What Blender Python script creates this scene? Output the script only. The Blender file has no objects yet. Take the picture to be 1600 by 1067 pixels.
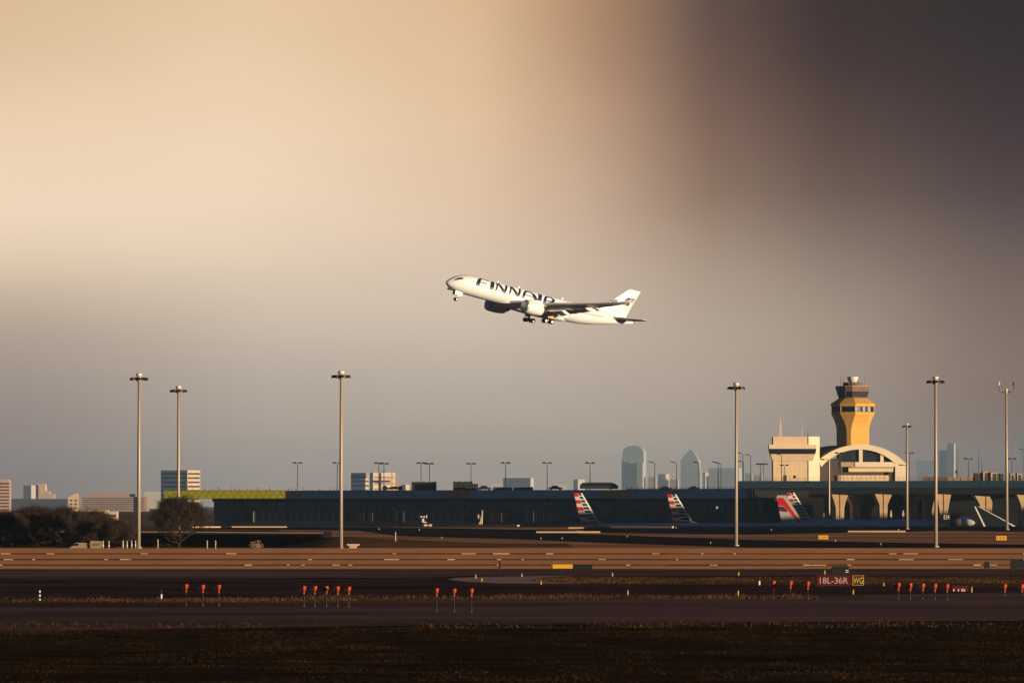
import bpy, math, random
import numpy as np
from mathutils import Vector, Matrix

# ------------------------------------------------------------------ camera, sky, sun, exposure
SC = bpy.context.scene
COL = SC.collection
R = math.radians
F, CH = 8888.9, 6.8                       # focal length in photo pixels, eye height above the airfield
PITCH = math.atan(256.5 / F)
BETA, ELEV = R(58), R(3.6)                # sun: behind the camera to the right, very low
cam = bpy.data.cameras.new('camera')
cam.lens, cam.sensor_width = 200.0, 36.0
cam.clip_start, cam.clip_end = 1.0, 90000
camo = bpy.data.objects.new('camera', cam)
COL.objects.link(camo)
camo.location = (0, 0, CH)
camo.rotation_euler = (R(90) + PITCH, 0, 0)
SC.camera = camo
SC.view_settings.view_transform = 'Standard'
SC.view_settings.look = 'None'
SC.view_settings.gamma = 1
SC.view_settings.exposure = 0.35
SC.cycles.use_denoising = True
SC.cycles.max_bounces = 6
SC.cycles.volume_bounces = 0
SC.cycles.diffuse_bounces = 3
SC.cycles.glossy_bounces = 2
SC.cycles.sample_clamp_indirect = 4

SUNV = Vector((math.sin(BETA) * math.cos(ELEV), -math.cos(BETA) * math.cos(ELEV), math.sin(ELEV)))
sun = bpy.data.lights.new('sun', 'SUN')
sun.energy, sun.angle, sun.color = 5.0, R(0.53), (1.0, 0.77, 0.50)
suno = bpy.data.objects.new('sun', sun)
COL.objects.link(suno)
suno.rotation_euler = SUNV.to_track_quat('Z', 'Y').to_euler()


def lin(r, g, b):
    return tuple(((c / 255) / 12.92 if c <= 10 else ((c / 255 + .055) / 1.055) ** 2.4) for c in (r, g, b))


class NT:
    """tiny helper round a node tree"""
    def __init__(s, tree): s.t = tree
    def n(s, typ, **kw):
        nd = s.t.nodes.new(typ)
        for k, v in kw.items():
            if k.startswith('i_'): nd.inputs[k[2:].replace('_', ' ')].default_value = v
            else: setattr(nd, k, v)
        return nd
    def l(s, a, b): s.t.links.new(a, b)
    def m(s, op, a, b=None, c=None):
        nd = s.t.nodes.new('ShaderNodeMath'); nd.operation = op
        for i, v in enumerate((a, b, c)):
            if v is None: continue
            if isinstance(v, (int, float)): nd.inputs[i].default_value = v
            else: s.l(v, nd.inputs[i])
        return nd.outputs[0]
    def ramp(s, fac, stops, interp='EASE'):
        nd = s.t.nodes.new('ShaderNodeValToRGB'); cr = nd.color_ramp; cr.interpolation = interp
        while len(cr.elements) > 1: cr.elements.remove(cr.elements[-1])
        for i, (p, c) in enumerate(stops):
            e = cr.elements[0] if i == 0 else cr.elements.new(p)
            e.position = p; e.color = tuple(c[:3]) + (1,)
        s.l(fac, nd.inputs[0]); return nd.outputs[0]
    def mix(s, fac, a, b, typ='MIX'):
        nd = s.t.nodes.new('ShaderNodeMix'); nd.data_type = 'RGBA'; nd.blend_type = typ
        for sock, v in ((nd.inputs[0], fac), (nd.inputs[6], a), (nd.inputs[7], b)):
            if isinstance(v, (int, float)): sock.default_value = v
            elif isinstance(v, tuple): sock.default_value = v[:3] + (1,)
            else: s.l(v, sock)
        return nd.outputs[2]


world = bpy.data.worlds.new('World')
SC.world = world
world.use_nodes = True
w = NT(world.node_tree)
world.node_tree.nodes.clear()
wo = w.n('ShaderNodeOutputWorld')
sky = w.n('ShaderNodeTexSky')
sky.sky_type, sky.sun_disc = 'NISHITA', False
sky.sun_elevation, sky.sun_rotation = ELEV, math.atan2(SUNV.x, SUNV.y)
sky.dust_density = 3.0
bg1 = w.n('ShaderNodeBackground'); bg1.inputs[1].default_value = 0.05
w.l(sky.outputs[0], bg1.inputs[0])
tc = w.n('ShaderNodeTexCoord')
sep = w.n('ShaderNodeSeparateXYZ'); w.l(tc.outputs['Generated'], sep.inputs[0])
el = w.m('MULTIPLY', w.m('ARCSINE', sep.outputs[2]), F)            # height above the horizon, photo pixels
azm = w.m('MULTIPLY', sep.outputs[0], F)                           # sideways
# big soft cloud bodies: a little low-frequency unevenness in where the edges lie
mp = w.n('ShaderNodeMapping'); mp.inputs['Scale'].default_value = (14, 14, 30)
w.l(tc.outputs['Generated'], mp.inputs[0])
nz = w.n('ShaderNodeTexNoise', i_Scale=1.0, i_Detail=3.0, i_Roughness=.45); w.l(mp.outputs[0], nz.inputs['Vector'])
wob = w.m('MULTIPLY', w.m('SUBTRACT', nz.outputs['Fac'], .5), 420)
t = w.m('DIVIDE', w.m('ADD', w.m('ADD', el, 200), w.m('MULTIPLY', wob, .04)), 3000)
def pos(v): return (v + 200) / 3000
OVER = lin(18, 25, 40)
def sstep(x, a, b):
    nd = w.n('ShaderNodeMapRange'); nd.interpolation_type = 'SMOOTHSTEP'
    for i, v in ((1, a), (2, b)):
        if isinstance(v, (int, float)): nd.inputs[i].default_value = v
        else: w.l(v, nd.inputs[i])
    w.l(x, nd.inputs[0]); return nd.outputs[0]
# colours of the cloud bank: bright break on the left, dark cloud on the right; heights in photo pixels over the horizon
CH_ = [30, 90, 190, 290, 390, 490, 640, 770]
CX_ = [-750, -400, -50, 120, 290, 480, 750]
#SKYTAB
SKY = [[(0.0919, 0.0404, 0.0371), (0.1209, 0.0708, 0.0623), (0.1579, 0.1189, 0.1031), (0.1998, 0.1485, 0.1108), (0.3657, 0.2815, 0.2015), (0.4053, 0.3129, 0.2262), (0.3473, 0.2486, 0.1619), (0.2984, 0.2065, 0.1254)],
       [(0.1729, 0.1188, 0.0963), (0.2041, 0.1508, 0.1197), (0.2268, 0.1825, 0.1495), (0.2884, 0.2306, 0.1798), (0.3648, 0.2847, 0.2110), (0.4033, 0.3110, 0.2275), (0.3802, 0.2835, 0.1890), (0.3425, 0.2429, 0.1533)],
       [(0.1844, 0.1299, 0.0963), (0.2134, 0.1601, 0.1231), (0.2300, 0.1882, 0.1484), (0.2969, 0.2356, 0.1873), (0.3222, 0.2443, 0.1802), (0.3353, 0.2352, 0.1583), (0.3278, 0.2232, 0.1354), (0.3050, 0.1972, 0.1134)],
       [(0.1823, 0.1276, 0.0939), (0.2083, 0.1545, 0.1181), (0.2230, 0.1757, 0.1371), (0.2639, 0.2058, 0.1607), (0.2673, 0.1940, 0.1423), (0.2524, 0.1692, 0.1156), (0.2185, 0.1304, 0.0781), (0.1737, 0.0948, 0.0526)],
       [(0.1745, 0.1201, 0.0904), (0.2005, 0.1440, 0.1092), (0.2093, 0.1592, 0.1245), (0.2167, 0.1660, 0.1269), (0.1825, 0.1268, 0.0926), (0.1165, 0.0669, 0.0433), (0.0812, 0.0407, 0.0291), (0.0447, 0.0247, 0.0186)],
       [(0.1367, 0.0850, 0.0652), (0.1573, 0.1038, 0.0788), (0.1713, 0.1244, 0.0957), (0.1763, 0.1327, 0.0972), (0.1142, 0.0778, 0.0603), (0.0565, 0.0315, 0.0231), (0.0239, 0.0090, 0.0080), (0.0135, 0.0043, 0.0053)],
       [(0.0653, 0.0189, 0.0136), (0.0841, 0.0370, 0.0270), (0.0923, 0.0539, 0.0422), (0.0842, 0.0503, 0.0405), (0.0562, 0.0334, 0.0291), (0.0240, 0.0094, 0.0118), (0.0103, 0.0020, 0.0044), (0.0052, 0.0020, 0.0023)]]
#ENDTAB
azw = w.m('ADD', azm, w.m('MULTIPLY', wob, .1))
ccol = None
for i, colm in enumerate(SKY):
    top = colm[-1]
    stops = [(pos(-200), colm[0])] + [(pos(h), c) for h, c in zip(CH_, colm)] + [(pos(950), top), (pos(1200), tuple(.8 * c + .2 * o for c, o in zip(top, OVER))), (pos(1700), tuple(.3 * c + .7 * o for c, o in zip(top, OVER))), (pos(2600), OVER)]
    rc = w.ramp(t, stops, 'B_SPLINE')
    if ccol is None: ccol = rc
    else:
        mid, gap = (CX_[i] + CX_[i - 1]) / 2, CX_[i] - CX_[i - 1]
        ccol = w.mix(sstep(azw, mid - gap * .75, mid + gap * .75), ccol, rc)
# away from the break in the cloud the overcast is an even blue grey
ax_ = w.m('ABSOLUTE', sep.outputs[0])
k3 = w.m('MAXIMUM', sstep(ax_, .10, .36), sstep(sep.outputs[1], .8, .0))
cdim = w.ramp(t, [(pos(-200), lin(34, 48, 74)), (pos(800), lin(31, 44, 70)), (pos(2600), OVER)])
ccol = w.mix(k3, ccol, cdim)
# faint mottling inside the cloud
mp2 = w.n('ShaderNodeMapping'); mp2.inputs['Scale'].default_value = (40, 40, 110)
w.l(tc.outputs['Generated'], mp2.inputs[0])
nz2 = w.n('ShaderNodeTexNoise', i_Scale=1.0, i_Detail=4.0, i_Roughness=.5); w.l(mp2.outputs[0], nz2.inputs['Vector'])
mot = w.m('ADD', w.m('MULTIPLY', nz2.outputs['Fac'], .06), .97)
cv = w.n('ShaderNodeVectorMath', operation='SCALE'); w.l(ccol, cv.inputs[0]); w.l(mot, cv.inputs['Scale'])
bg2 = w.n('ShaderNodeBackground'); bg2.inputs[1].default_value = 2.0
w.l(cv.outputs[0], bg2.inputs[0])
mxs = w.n('ShaderNodeMixShader'); mxs.inputs[0].default_value = .96
w.l(bg1.outputs[0], mxs.inputs[1]); w.l(bg2.outputs[0], mxs.inputs[2])
w.l(mxs.outputs[0], wo.inputs[0])


# ------------------------------------------------------------------ helpers
def ray(px, py):
    a, b = (px - 800) / F, (533.5 - py) / F
    return a, math.cos(PITCH) - b * math.sin(PITCH), math.sin(PITCH) + b * math.cos(PITCH)
def P(px, py, D):
    """point seen at photo pixel (px, py), D metres away"""
    a, c, s = ray(px, py); t = D / c
    return Vector((a * t, D, CH + s * t))
def G(px, py, z=0.0):
    """ground point at photo pixel"""
    a, c, s = ray(px, py); t = (z - CH) / s
    return Vector((a * t, c * t, z))
def X(px, D): return (px - 800) / F * D
def Z(py, D): return P(800, py, D).z
def DG(py): return G(800, py).y

MATS = {}
def M(name, col, rough=.8, var=.18, scale=1.0, bump=0.0, bscale=None, metal=0.0, spec=.3, stretch=(1, 1, 1), col2=None, emit=None):
    if name in MATS: return MATS[name]
    m = bpy.data.materials.new(name); m.use_nodes = True
    q = NT(m.node_tree); b = m.node_tree.nodes['Principled BSDF']
    tcn = q.n('ShaderNodeTexCoord'); mpn = q.n('ShaderNodeMapping'); mpn.inputs['Scale'].default_value = stretch
    q.l(tcn.outputs['Object'], mpn.inputs[0])
    nn = q.n('ShaderNodeTexNoise', i_Scale=scale, i_Detail=5.0, i_Roughness=.6); q.l(mpn.outputs[0], nn.inputs['Vector'])
    lo = tuple(max(0, c * (1 - var)) for c in col); hi = tuple(min(1, c * (1 + var)) for c in (col2 or col))
    c = q.ramp(nn.outputs['Fac'], [(.3, lo), (.7, hi)], 'LINEAR')
    q.l(c, b.inputs['Base Color'])
    b.inputs['Roughness'].default_value = rough; b.inputs['Metallic'].default_value = metal
    b.inputs['Specular IOR Level'].default_value = spec
    if bump:
        nb = q.n('ShaderNodeTexNoise', i_Scale=bscale or scale * 4, i_Detail=3.0); q.l(mpn.outputs[0], nb.inputs['Vector'])
        bp = q.n('ShaderNodeBump', i_Strength=bump, i_Distance=.3); q.l(nb.outputs['Fac'], bp.inputs['Height']); q.l(bp.outputs[0], b.inputs['Normal'])
    MATS[name] = m
    return m


class MB:
    def __init__(s): s.v, s.f, s.mi = [], [], []
    def add(s, vs, fs, mi=0):
        o = len(s.v); s.v += [tuple(p) for p in vs]
        for f in fs: s.f.append(tuple(i + o for i in f)); s.mi.append(mi)
        return s
    def box(s, a, b, mi=0):
        (x0, y0, z0), (x1, y1, z1) = a, b
        return s.add([(x0, y0, z0), (x1, y0, z0), (x1, y1, z0), (x0, y1, z0), (x0, y0, z1), (x1, y0, z1), (x1, y1, z1), (x0, y1, z1)],
                     [(0, 3, 2, 1), (4, 5, 6, 7), (0, 1, 5, 4), (1, 2, 6, 5), (2, 3, 7, 6), (3, 0, 4, 7)], mi)
    def loft(s, secs, mi=0, caps=True, mis=None):
        """secs: rings of equal length"""
        n = len(secs[0]); vs = [p for r in secs for p in r]; o = len(s.v)
        s.v += [tuple(p) for p in vs]
        for k in range(len(secs) - 1):
            for i in range(n):
                j = (i + 1) % n
                s.f.append((o + k * n + i, o + k * n + j, o + (k + 1) * n + j, o + (k + 1) * n + i)); s.mi.append(mis[k] if mis else mi)
        if caps:
            s.f.append(tuple(o + i for i in reversed(range(n)))); s.mi.append(mis[0] if mis else mi)
            s.f.append(tuple(o + (len(secs) - 1) * n + i for i in range(n))); s.mi.append(mis[-1] if mis else mi)
        return s
    def tube(s, p0, p1, r0, r1=None, n=8, mi=0, caps=True):
        p0, p1 = Vector(p0), Vector(p1); r1 = r0 if r1 is None else r1
        d = (p1 - p0).normalized(); u = d.orthogonal().normalized(); v = d.cross(u)
        ring = lambda p, r: [p + (u * math.cos(2 * math.pi * i / n) + v * math.sin(2 * math.pi * i / n)) * r for i in range(n)]
        return s.loft([ring(p0, r0), ring(p1, r1)], mi, caps)
    def lathe(s, prof, c=(0, 0, 0), n=16, axis='z', mi=0, mis=None):
        """prof: (radius, height) along the axis"""
        secs = []
        for r, h in prof:
            ring = []
            for i in range(n):
                a = 2 * math.pi * i / n; ca, sa = r * math.cos(a), r * math.sin(a)
                ring.append((c[0] + ca, c[1] + sa, c[2] + h) if axis == 'z' else (c[0] + h, c[1] + ca, c[2] + sa))
            secs.append(ring)
        return s.loft(secs, mi, True, mis)
    def prism(s, poly, y0, y1, mi=0):
        """poly in x,z extruded along y"""
        return s.loft([[(x, y0, z) for x, z in poly], [(x, y1, z) for x, z in poly]], mi)
    def build(s, name, mats, parent=None, smooth=False):
        me = bpy.data.meshes.new(name); me.from_pydata(s.v, [], s.f)
        if not isinstance(mats, (list, tuple)): mats = [mats]
        for m in mats: me.materials.append(m)
        if len(mats) > 1: me.polygons.foreach_set('material_index', s.mi)
        if smooth: me.polygons.foreach_set('use_smooth', [True] * len(me.polygons))
        me.update()
        o = bpy.data.objects.new(name, me); COL.objects.link(o)
        if parent: o.parent = parent
        return o
    def recalc(s): return s


def fixn(o):
    import bmesh
    bm = bmesh.new(); bm.from_mesh(o.data); bmesh.ops.recalc_face_normals(bm, faces=bm.faces); bm.to_mesh(o.data); bm.free()
    return o
def tag(o, label=None, cat=None, group=None, kind=None):
    if label: o['label'] = label
    if cat: o['category'] = cat
    if group: o['group'] = group
    if kind: o['kind'] = kind
    return o
def thing(name, label, cat, loc=(0, 0, 0), rz=0.0, group=None):
    o = bpy.data.objects.new(name, None); COL.objects.link(o)
    o.location = loc; o.rotation_euler = (0, 0, rz)
    o.empty_display_size = .5
    return tag(o, label, cat, group)
def dup(root, loc=None, rz=None, label=None, group=None, scale=None):
    r = root.copy(); COL.objects.link(r)
    if loc is not None: r.location = loc
    if rz is not None: r.rotation_euler = (0, 0, rz)
    if scale is not None: r.scale = scale
    if label: r['label'] = label
    if group: r['group'] = group
    for ch in list(root.children):
        c = ch.copy(); COL.objects.link(c); c.parent = r
        for g in list(ch.children):
            d = g.copy(); COL.objects.link(d); d.parent = c
    return r
def place(mesh_obj, name, parent, loc=(0, 0, 0), rz=0.0):
    """a further object that shares mesh data"""
    o = bpy.data.objects.new(name, mesh_obj.data); COL.objects.link(o); o.parent = parent
    o.location = loc; o.rotation_euler = (0, 0, rz)
    return o
def words(body, size, extr=.0):
    cu = bpy.data.curves.new('t', 'FONT'); cu.body = body; cu.size = size; cu.extrude = extr; cu.resolution_u = 3
    ob = bpy.data.objects.new('t', cu); COL.objects.link(ob)
    dg = bpy.context.evaluated_depsgraph_get(); dg.update()
    me = bpy.data.meshes.new_from_object(ob.evaluated_get(dg))
    vs = [tuple(v.co) for v in me.vertices]; fs = [tuple(p.vertices) for p in me.polygons]
    bpy.data.objects.remove(ob); bpy.data.curves.remove(cu); bpy.data.meshes.remove(me)
    return vs, fs
ORD = ['first', 'second', 'third', 'fourth', 'fifth', 'sixth', 'seventh', 'eighth', 'ninth', 'tenth', 'eleventh', 'twelfth']
rnd = random.Random(7)

# ------------------------------------------------------------------ materials
m_white = M('white_paint', (.80, .79, .76), .35, .04, .2, spec=.5)
m_navy = M('navy_paint', (.011, .018, .07), .4, .1, spec=.4)
m_dark = M('dark_metal', (.035, .035, .04), .5, .2)
m_galv = M('galvanised_steel', (.46, .36, .26), .45, .14, .35, metal=.15, stretch=(1, 1, .3))
m_black = M('black_paint', (.012, .012, .014), .6, .2)
m_rubber = M('rubber', (.02, .02, .022), .8, .2)
m_steel = M('bare_steel', (.38, .38, .40), .35, .1, metal=.6)
m_orange = M('orange_plastic', (.40, .052, .010), .55, .12, 3)
m_yellow = M('yellow_paint', (.72, .42, .03), .6, .12, 3)
m_red = M('red_paint', (.095, .003, .006), .5, .12, 2)
m_wht2 = M('white_letter_paint', (.75, .73, .68), .6, .06)
m_conc = M('pale_concrete', (.46, .42, .37), .9, .14, .3, bump=.1)
m_asph = M('asphalt', (.036, .026, .025), .92, .45, .05, bump=.25, bscale=1.5, stretch=(.35, 1, 1), spec=0.0)
m_asph2 = M('worn_asphalt', (.19, .107, .098), .92, .50, .05, bump=.25, bscale=1.5, stretch=(.35, 1, 1), spec=0.0)
m_asphb = M('near_black_asphalt', (.016, .013, .015), .92, .40, .05, spec=0.0)  # near-black tone for the far bands and the bridge parts
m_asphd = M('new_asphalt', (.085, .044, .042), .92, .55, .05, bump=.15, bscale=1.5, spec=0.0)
m_pale = M('pale_shoulder_paint', (.50, .34, .28), .9, .2, .08, bump=.2, stretch=(.3, 1, 1), spec=0.0)
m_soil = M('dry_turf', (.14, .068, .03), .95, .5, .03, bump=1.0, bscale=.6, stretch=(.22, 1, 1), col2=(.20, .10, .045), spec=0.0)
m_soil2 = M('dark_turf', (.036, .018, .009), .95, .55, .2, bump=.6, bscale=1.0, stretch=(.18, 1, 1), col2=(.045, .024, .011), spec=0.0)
m_glass = M('dark_glass', (.008, .012, .018), .12, .5, .25, spec=.5)
m_bark = M('bare_bark', (.045, .027, .022), .9, .3, 1.5, spec=0.0)
m_twig = M('bare_twigs', (.062, .040, .034), .9, .35, .6, spec=0.0)

# ------------------------------------------------------------------ the ground
APZ = -9.0
rows = [(-300, 0), (150, 0), (600, 0), (1200, 0), (1886, 0), (1910, -2.2), (1935, APZ), (2100, APZ), (2700, APZ), (3100, 0), (6000, 0), (12000, 0), (24000, 0), (40000, 0)]
mb = MB(); vs = []; NX = 24
for y, z in rows:
    hw = 350 + abs(y) * .55
    for i in range(NX + 1): vs.append((-hw + 2 * hw * i / NX, y, z))
fs = [(r * (NX + 1) + i, r * (NX + 1) + i + 1, (r + 1) * (NX + 1) + i + 1, (r + 1) * (NX + 1) + i) for r in range(len(rows) - 1) for i in range(NX)]
tag(mb.add(vs, fs).build('ground', m_soil), kind='structure')

def sheet(name, pix, z, mat, sub=1):
    """a flush sheet on the airfield; corners given where the photograph shows them"""
    pts = [G(x, y) for x, y in pix]
    m = MB().add([(p.x, p.y, z) for p in pts], [tuple(range(len(pts)))])
    o = m.build(name, mat); fixn(o)
    if o.data.polygons[0].normal.z < 0: o.data.flip_normals()
    return tag(o, kind='structure')
LX, RX = -120, 1720
# foreground verge, taxiway, verge strip, runway apron, shoulder
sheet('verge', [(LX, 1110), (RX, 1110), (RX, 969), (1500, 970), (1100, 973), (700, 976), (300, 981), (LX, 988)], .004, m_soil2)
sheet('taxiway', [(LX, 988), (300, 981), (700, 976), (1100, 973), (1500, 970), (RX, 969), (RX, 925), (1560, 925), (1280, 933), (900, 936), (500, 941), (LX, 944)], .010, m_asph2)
sheet('verge_strip', [(LX, 944), (500, 941), (900, 936), (1280, 933), (1280, 929.5), (900, 930.5), (560, 934), (300, 934), (LX, 938)], .014, m_soil)
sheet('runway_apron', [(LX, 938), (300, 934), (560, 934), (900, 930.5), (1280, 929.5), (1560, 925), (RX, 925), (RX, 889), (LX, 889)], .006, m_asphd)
sheet('shoulder', [(LX, 903), (640, 902), (740, 899), (1000, 898.5), (RX, 898.5), (RX, 889.6), (LX, 889.6)], .012, m_asph2)
sheet('painted_island', [(700, 905), (712, 902.6), (760, 900.8), (850, 899.7), (960, 899.2), (960, 907), (930, 911.5), (850, 911.6), (780, 911.2), (730, 908.8), (706, 906.3)], .017, m_pale)
sheet('grass_island', [(824, 906), (850, 902.5), (890, 900), (1000, 899.2), (RX, 898.8), (RX, 917), (1300, 916), (1100, 914.2), (930, 912.4), (850, 908.5)], .021, m_soil)
for i, (a, b) in enumerate((((LX, 898.7), (520, 898.2)), ((LX, 898.2), (520, 897.6)))[:1]):
    pass
mb = MB()
for y0, y1 in ((898.1, 898.9),):
    p, q = G(LX, y0), G(560, y0); p2, q2 = G(LX, y1), G(560, y1)
    mb.add([(p.x, p.y, .024), (q.x, q.y, .024), (q2.x, q2.y, .024), (p2.x, p2.y, .024)], [(3, 2, 1, 0)])
fixn(tag(mb.build('edge_marking', M('worn_white_paint', (.16, .135, .12), .9, .4, .2)), kind='structure'))
# twin yellow guide line curving across the near taxiway
mb = MB()
pts = [(505, 978), (560, 974), (640, 968.5), (720, 962.5), (800, 956), (880, 949), (960, 943.2), (1000, 940.5)]
for off, wid in ((0, .16), (1.3, .16)):
    for a, b in zip(pts[:-1], pts[1:]):
        p, q = G(*a), G(*b)
        mb.add([(p.x, p.y + off * 3, .018), (q.x, q.y + off * 3, .018), (q.x, q.y + off * 3 + wid * 4.5, .018), (p.x, p.y + off * 3 + wid * 4.5, .018)], [(0, 1, 2, 3)])
tag(mb.build('guide_line', M('worn_yellow_line', (.085, .058, .018), .9, .4, .3)), kind='structure')
# the far field behind the fence
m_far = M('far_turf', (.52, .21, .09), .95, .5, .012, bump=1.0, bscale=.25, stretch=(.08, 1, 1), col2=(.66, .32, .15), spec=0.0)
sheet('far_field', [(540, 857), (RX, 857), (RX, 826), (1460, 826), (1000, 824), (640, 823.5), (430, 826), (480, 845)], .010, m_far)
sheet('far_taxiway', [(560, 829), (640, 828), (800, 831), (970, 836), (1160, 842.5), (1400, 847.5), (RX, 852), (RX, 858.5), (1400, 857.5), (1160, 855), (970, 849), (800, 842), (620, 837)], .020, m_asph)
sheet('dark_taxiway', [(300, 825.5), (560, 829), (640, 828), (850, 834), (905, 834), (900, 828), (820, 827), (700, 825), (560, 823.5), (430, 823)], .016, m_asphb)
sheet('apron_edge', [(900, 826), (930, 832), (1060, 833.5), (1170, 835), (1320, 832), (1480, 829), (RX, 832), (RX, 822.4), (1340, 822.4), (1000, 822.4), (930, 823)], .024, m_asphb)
m_kerb = M('pale_edge_concrete', (.62, .42, .24), .9, .2, .1)
def strip(name, a, b, h=.35, d=1.2, mat=None):
    """a low raised concrete edge lit by the sun"""
    p, q = G(*a), G(*b); dv = (q - p); L = dv.length
    o = MB().box((0, 0, 0), (L, d, h)).build(name, mat or m_kerb)
    o.location = (p.x, p.y, .03); o.rotation_euler = (0, 0, math.atan2(dv.y, dv.x))
    return tag(o, kind='structure')
for a, b, h in (((700, 821.8), (808, 822.2), .5), ((838, 832.4), (938, 832.4), .4), ((954, 824.6), (1050, 824.8), .55), ((1325, 831.2), (1415, 831.2), .35), ((300, 824.3), (345, 824.2), .4), ((362, 824), (448, 824), .4), ((888, 825.6), (912, 825.6), .4)):
    strip('concrete_edge', a, b, h)
tag(MB().box((-700, 1938, APZ), (900, 2690, APZ + .006)).build('airport_apron', M('apron_concrete', (.16, .15, .14), .9, .2, .05)), kind='structure')

# ------------------------------------------------------------------ haze
m = bpy.data.materials.new('haze_air'); m.use_nodes = True; q = NT(m.node_tree); m.node_tree.nodes.clear()
vo = q.n('ShaderNodeOutputMaterial'); pv = q.n('ShaderNodeVolumePrincipled')
pv.inputs['Color'].default_value = (.48, .73, 1.0, 1); pv.inputs['Density'].default_value = 2.3e-5; pv.inputs['Anisotropy'].default_value = 0.0
q.l(pv.outputs[0], vo.inputs['Volume'])
hz = MB().box((-26000, -400, -11), (26000, 40500, 362)).build('haze', m)
tag(hz, 'thin evening haze over the whole airfield', 'haze', kind='stuff')
# ------------------------------------------------------------------ blast fence
FD = 612.0
fx0, fx1 = X(-110, FD), X(1710, FD)
fence = thing('blast_fence', 'long low blast fence of four weathered brown horizontal boards behind the runway', 'fence', (fx0, FD, 0))
m_slat = M('weathered_board', (.20, .096, .052), .85, .30, .12, bump=.15, bscale=2, stretch=(.25, 1, 1.5), spec=0.0)
bands = [(856, 863.9), (865.5, 872.9), (874.6, 881.5), (883.3, 890.2)]
seg = 13.2; nseg = int((fx1 - fx0) / seg) + 1
for bi, (ya, yb) in enumerate(bands):
    z1, z0 = Z(ya, FD), max(.02, Z(yb, FD))
    s0 = MB().add([(.003, 0, z0), (seg - .003, 0, z0), (seg - .003, .10, z1), (.003, .10, z1), (.003, .16, z0), (seg - .003, .16, z0), (seg - .003, .2, z1), (.003, .2, z1)],
                  [(0, 1, 2, 3), (5, 4, 7, 6), (3, 2, 6, 7), (1, 0, 4, 5), (0, 3, 7, 4), (2, 1, 5, 6)]).build('board', m_slat, fence)
    for k in range(1, nseg):
        o = place(s0, 'board', fence, (k * seg, rnd.uniform(-.015, .015), rnd.uniform(-.012, .012)))
    if bi < 3:   # black bar added behind the gap to stand for its shade
        zz = Z((bands[bi + 1][0] + yb) / 2, FD)
        r0 = MB().box((0, .26, zz - .22), (seg, .5, zz + .22)).build('rail', m_black, fence)
        for k in range(1, nseg): place(r0, 'rail', fence, (k * seg, 0, 0))
        clip = MB().box((-.5, .02, -.035), (.5, .24, .035)).build('gap_glimpse', M('gap_glimpse_tone', (.6, .5, .4), .6, .2), fence)  # pale bars added for bright glimpses through the gap
        clip.location = (rnd.uniform(3, 12), 0, zz)
        for k in range(15):
            o = place(clip, 'gap_glimpse', fence, (rnd.uniform(4, 120), 0, zz)); o.scale = (rnd.choice((.25, .4, .8, 1.6)), 1, rnd.uniform(.7, 1.3))
post = MB().box((-.12, .5, 0), (.12, .75, Z(857, FD))).build('post', m_dark, fence)
for k in range(1, nseg + 1): place(post, 'post', fence, (k * seg, 0, 0))

# ------------------------------------------------------------------ high-mast lights
def mast(px, ytop, D, base, label, heads=6, r=.30, antenna=False):
    zt = Z(ytop, D)
    t = thing('high_mast_light', label, 'light mast', (X(px, D), D, base), rnd.uniform(0, 1), 'high mast lights on the airfield'); t.rotation_euler = (rnd.uniform(-.002, .002), rnd.uniform(-.0025, .0025), t.rotation_euler.z)
    h = zt - base - 1.1
    MB().loft([[(rr * math.cos(2 * math.pi * i / 16), rr * math.sin(2 * math.pi * i / 16), z) for i in range(16)] for z, rr in
               ((0, r * 1.7), (.25, r * 1.7), (.26, r), (h * .5, r * .84), (h, r * .66))]).build('pole', m_galv, t, True)
    MB().lathe([(.05, .46), (.28, .43), (.46, .31), (.52, .14), (.49, .03), (.3, .0)], (0, 0, h + .05), 14).build('dome', m_white, t, True)
    MB().lathe([(.28, -.9), (.42, -.7), (.42, -.05), (.3, 0)], (0, 0, h), 12).build('lamp_ring', m_galv, t)
    for i in range(heads):
        a = 2 * math.pi * i / heads
        arm = MB().tube((.5 * math.cos(a), .5 * math.sin(a), h - .35), (1.25 * math.cos(a), 1.25 * math.sin(a), h - .25), .07, n=6).build('lamp_arm', m_dark, t)
        c, s = math.cos(a), math.sin(a)
        hd = MB(); base4 = [(.75, -.3), (1.5, -.26), (1.5, .26), (.75, .3)]
        hd.loft([[(x * c - y * s, x * s + y * c, h - .60 - (x - 1) * .15) for x, y in base4], [((x * .9 + .12) * c - y * .7 * s, (x * .9 + .12) * s + y * .7 * c, h - .2 - (x - 1) * .12) for x, y in base4]])
        hd.build('lamp_head', m_dark, arm)
    if antenna: MB().tube((0, 0, h + 1.0), (0, 0, h + 3.4), .035, .015, 5).build('lightning_rod', m_dark, t)
    return t
mast(217, 577, 905, 0, 'tall steel light mast at far left, between the bare trees')
mast(279, 597, 985, 0, 'shorter left light mast rising through the single bare tree')
mast(533, 573, 890, 0, 'tall steel light mast in front of the glass terminal, left of the flying airliner')
mast(1150, 592, 960, 0, 'light mast standing left of the control tower, before the viaduct end')
mast(1462, 582, 930, 0, 'tallest light mast right of the control tower')
mast(1417, 658, 1650, 0, 'thin distant light mast directly right of the white arch', 4, .40)
t = mast(1573, 604, 1600, 0, 'slim mast with red and white antennas near the right edge', 2, .42)
for s, m_ in ((-1, m_white), (1, m_red)):
    D = 1600; h = Z(604, D) - 1.1
    MB().box((min(0, s * 2.6), -.08, h - .4), (max(0, s * 2.6), .08, h - .2)).tube((s * 2.5, 0, h - .3), (s * 2.5, 0, h + 1.7), .09, n=6).build('antenna_bracket', m_dark, t)
    MB().tube((s * 2.5, 0, h + 1.4), (s * 2.5, 0, h + 2.4), .22, n=8).build('antenna', m_, t)

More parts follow.
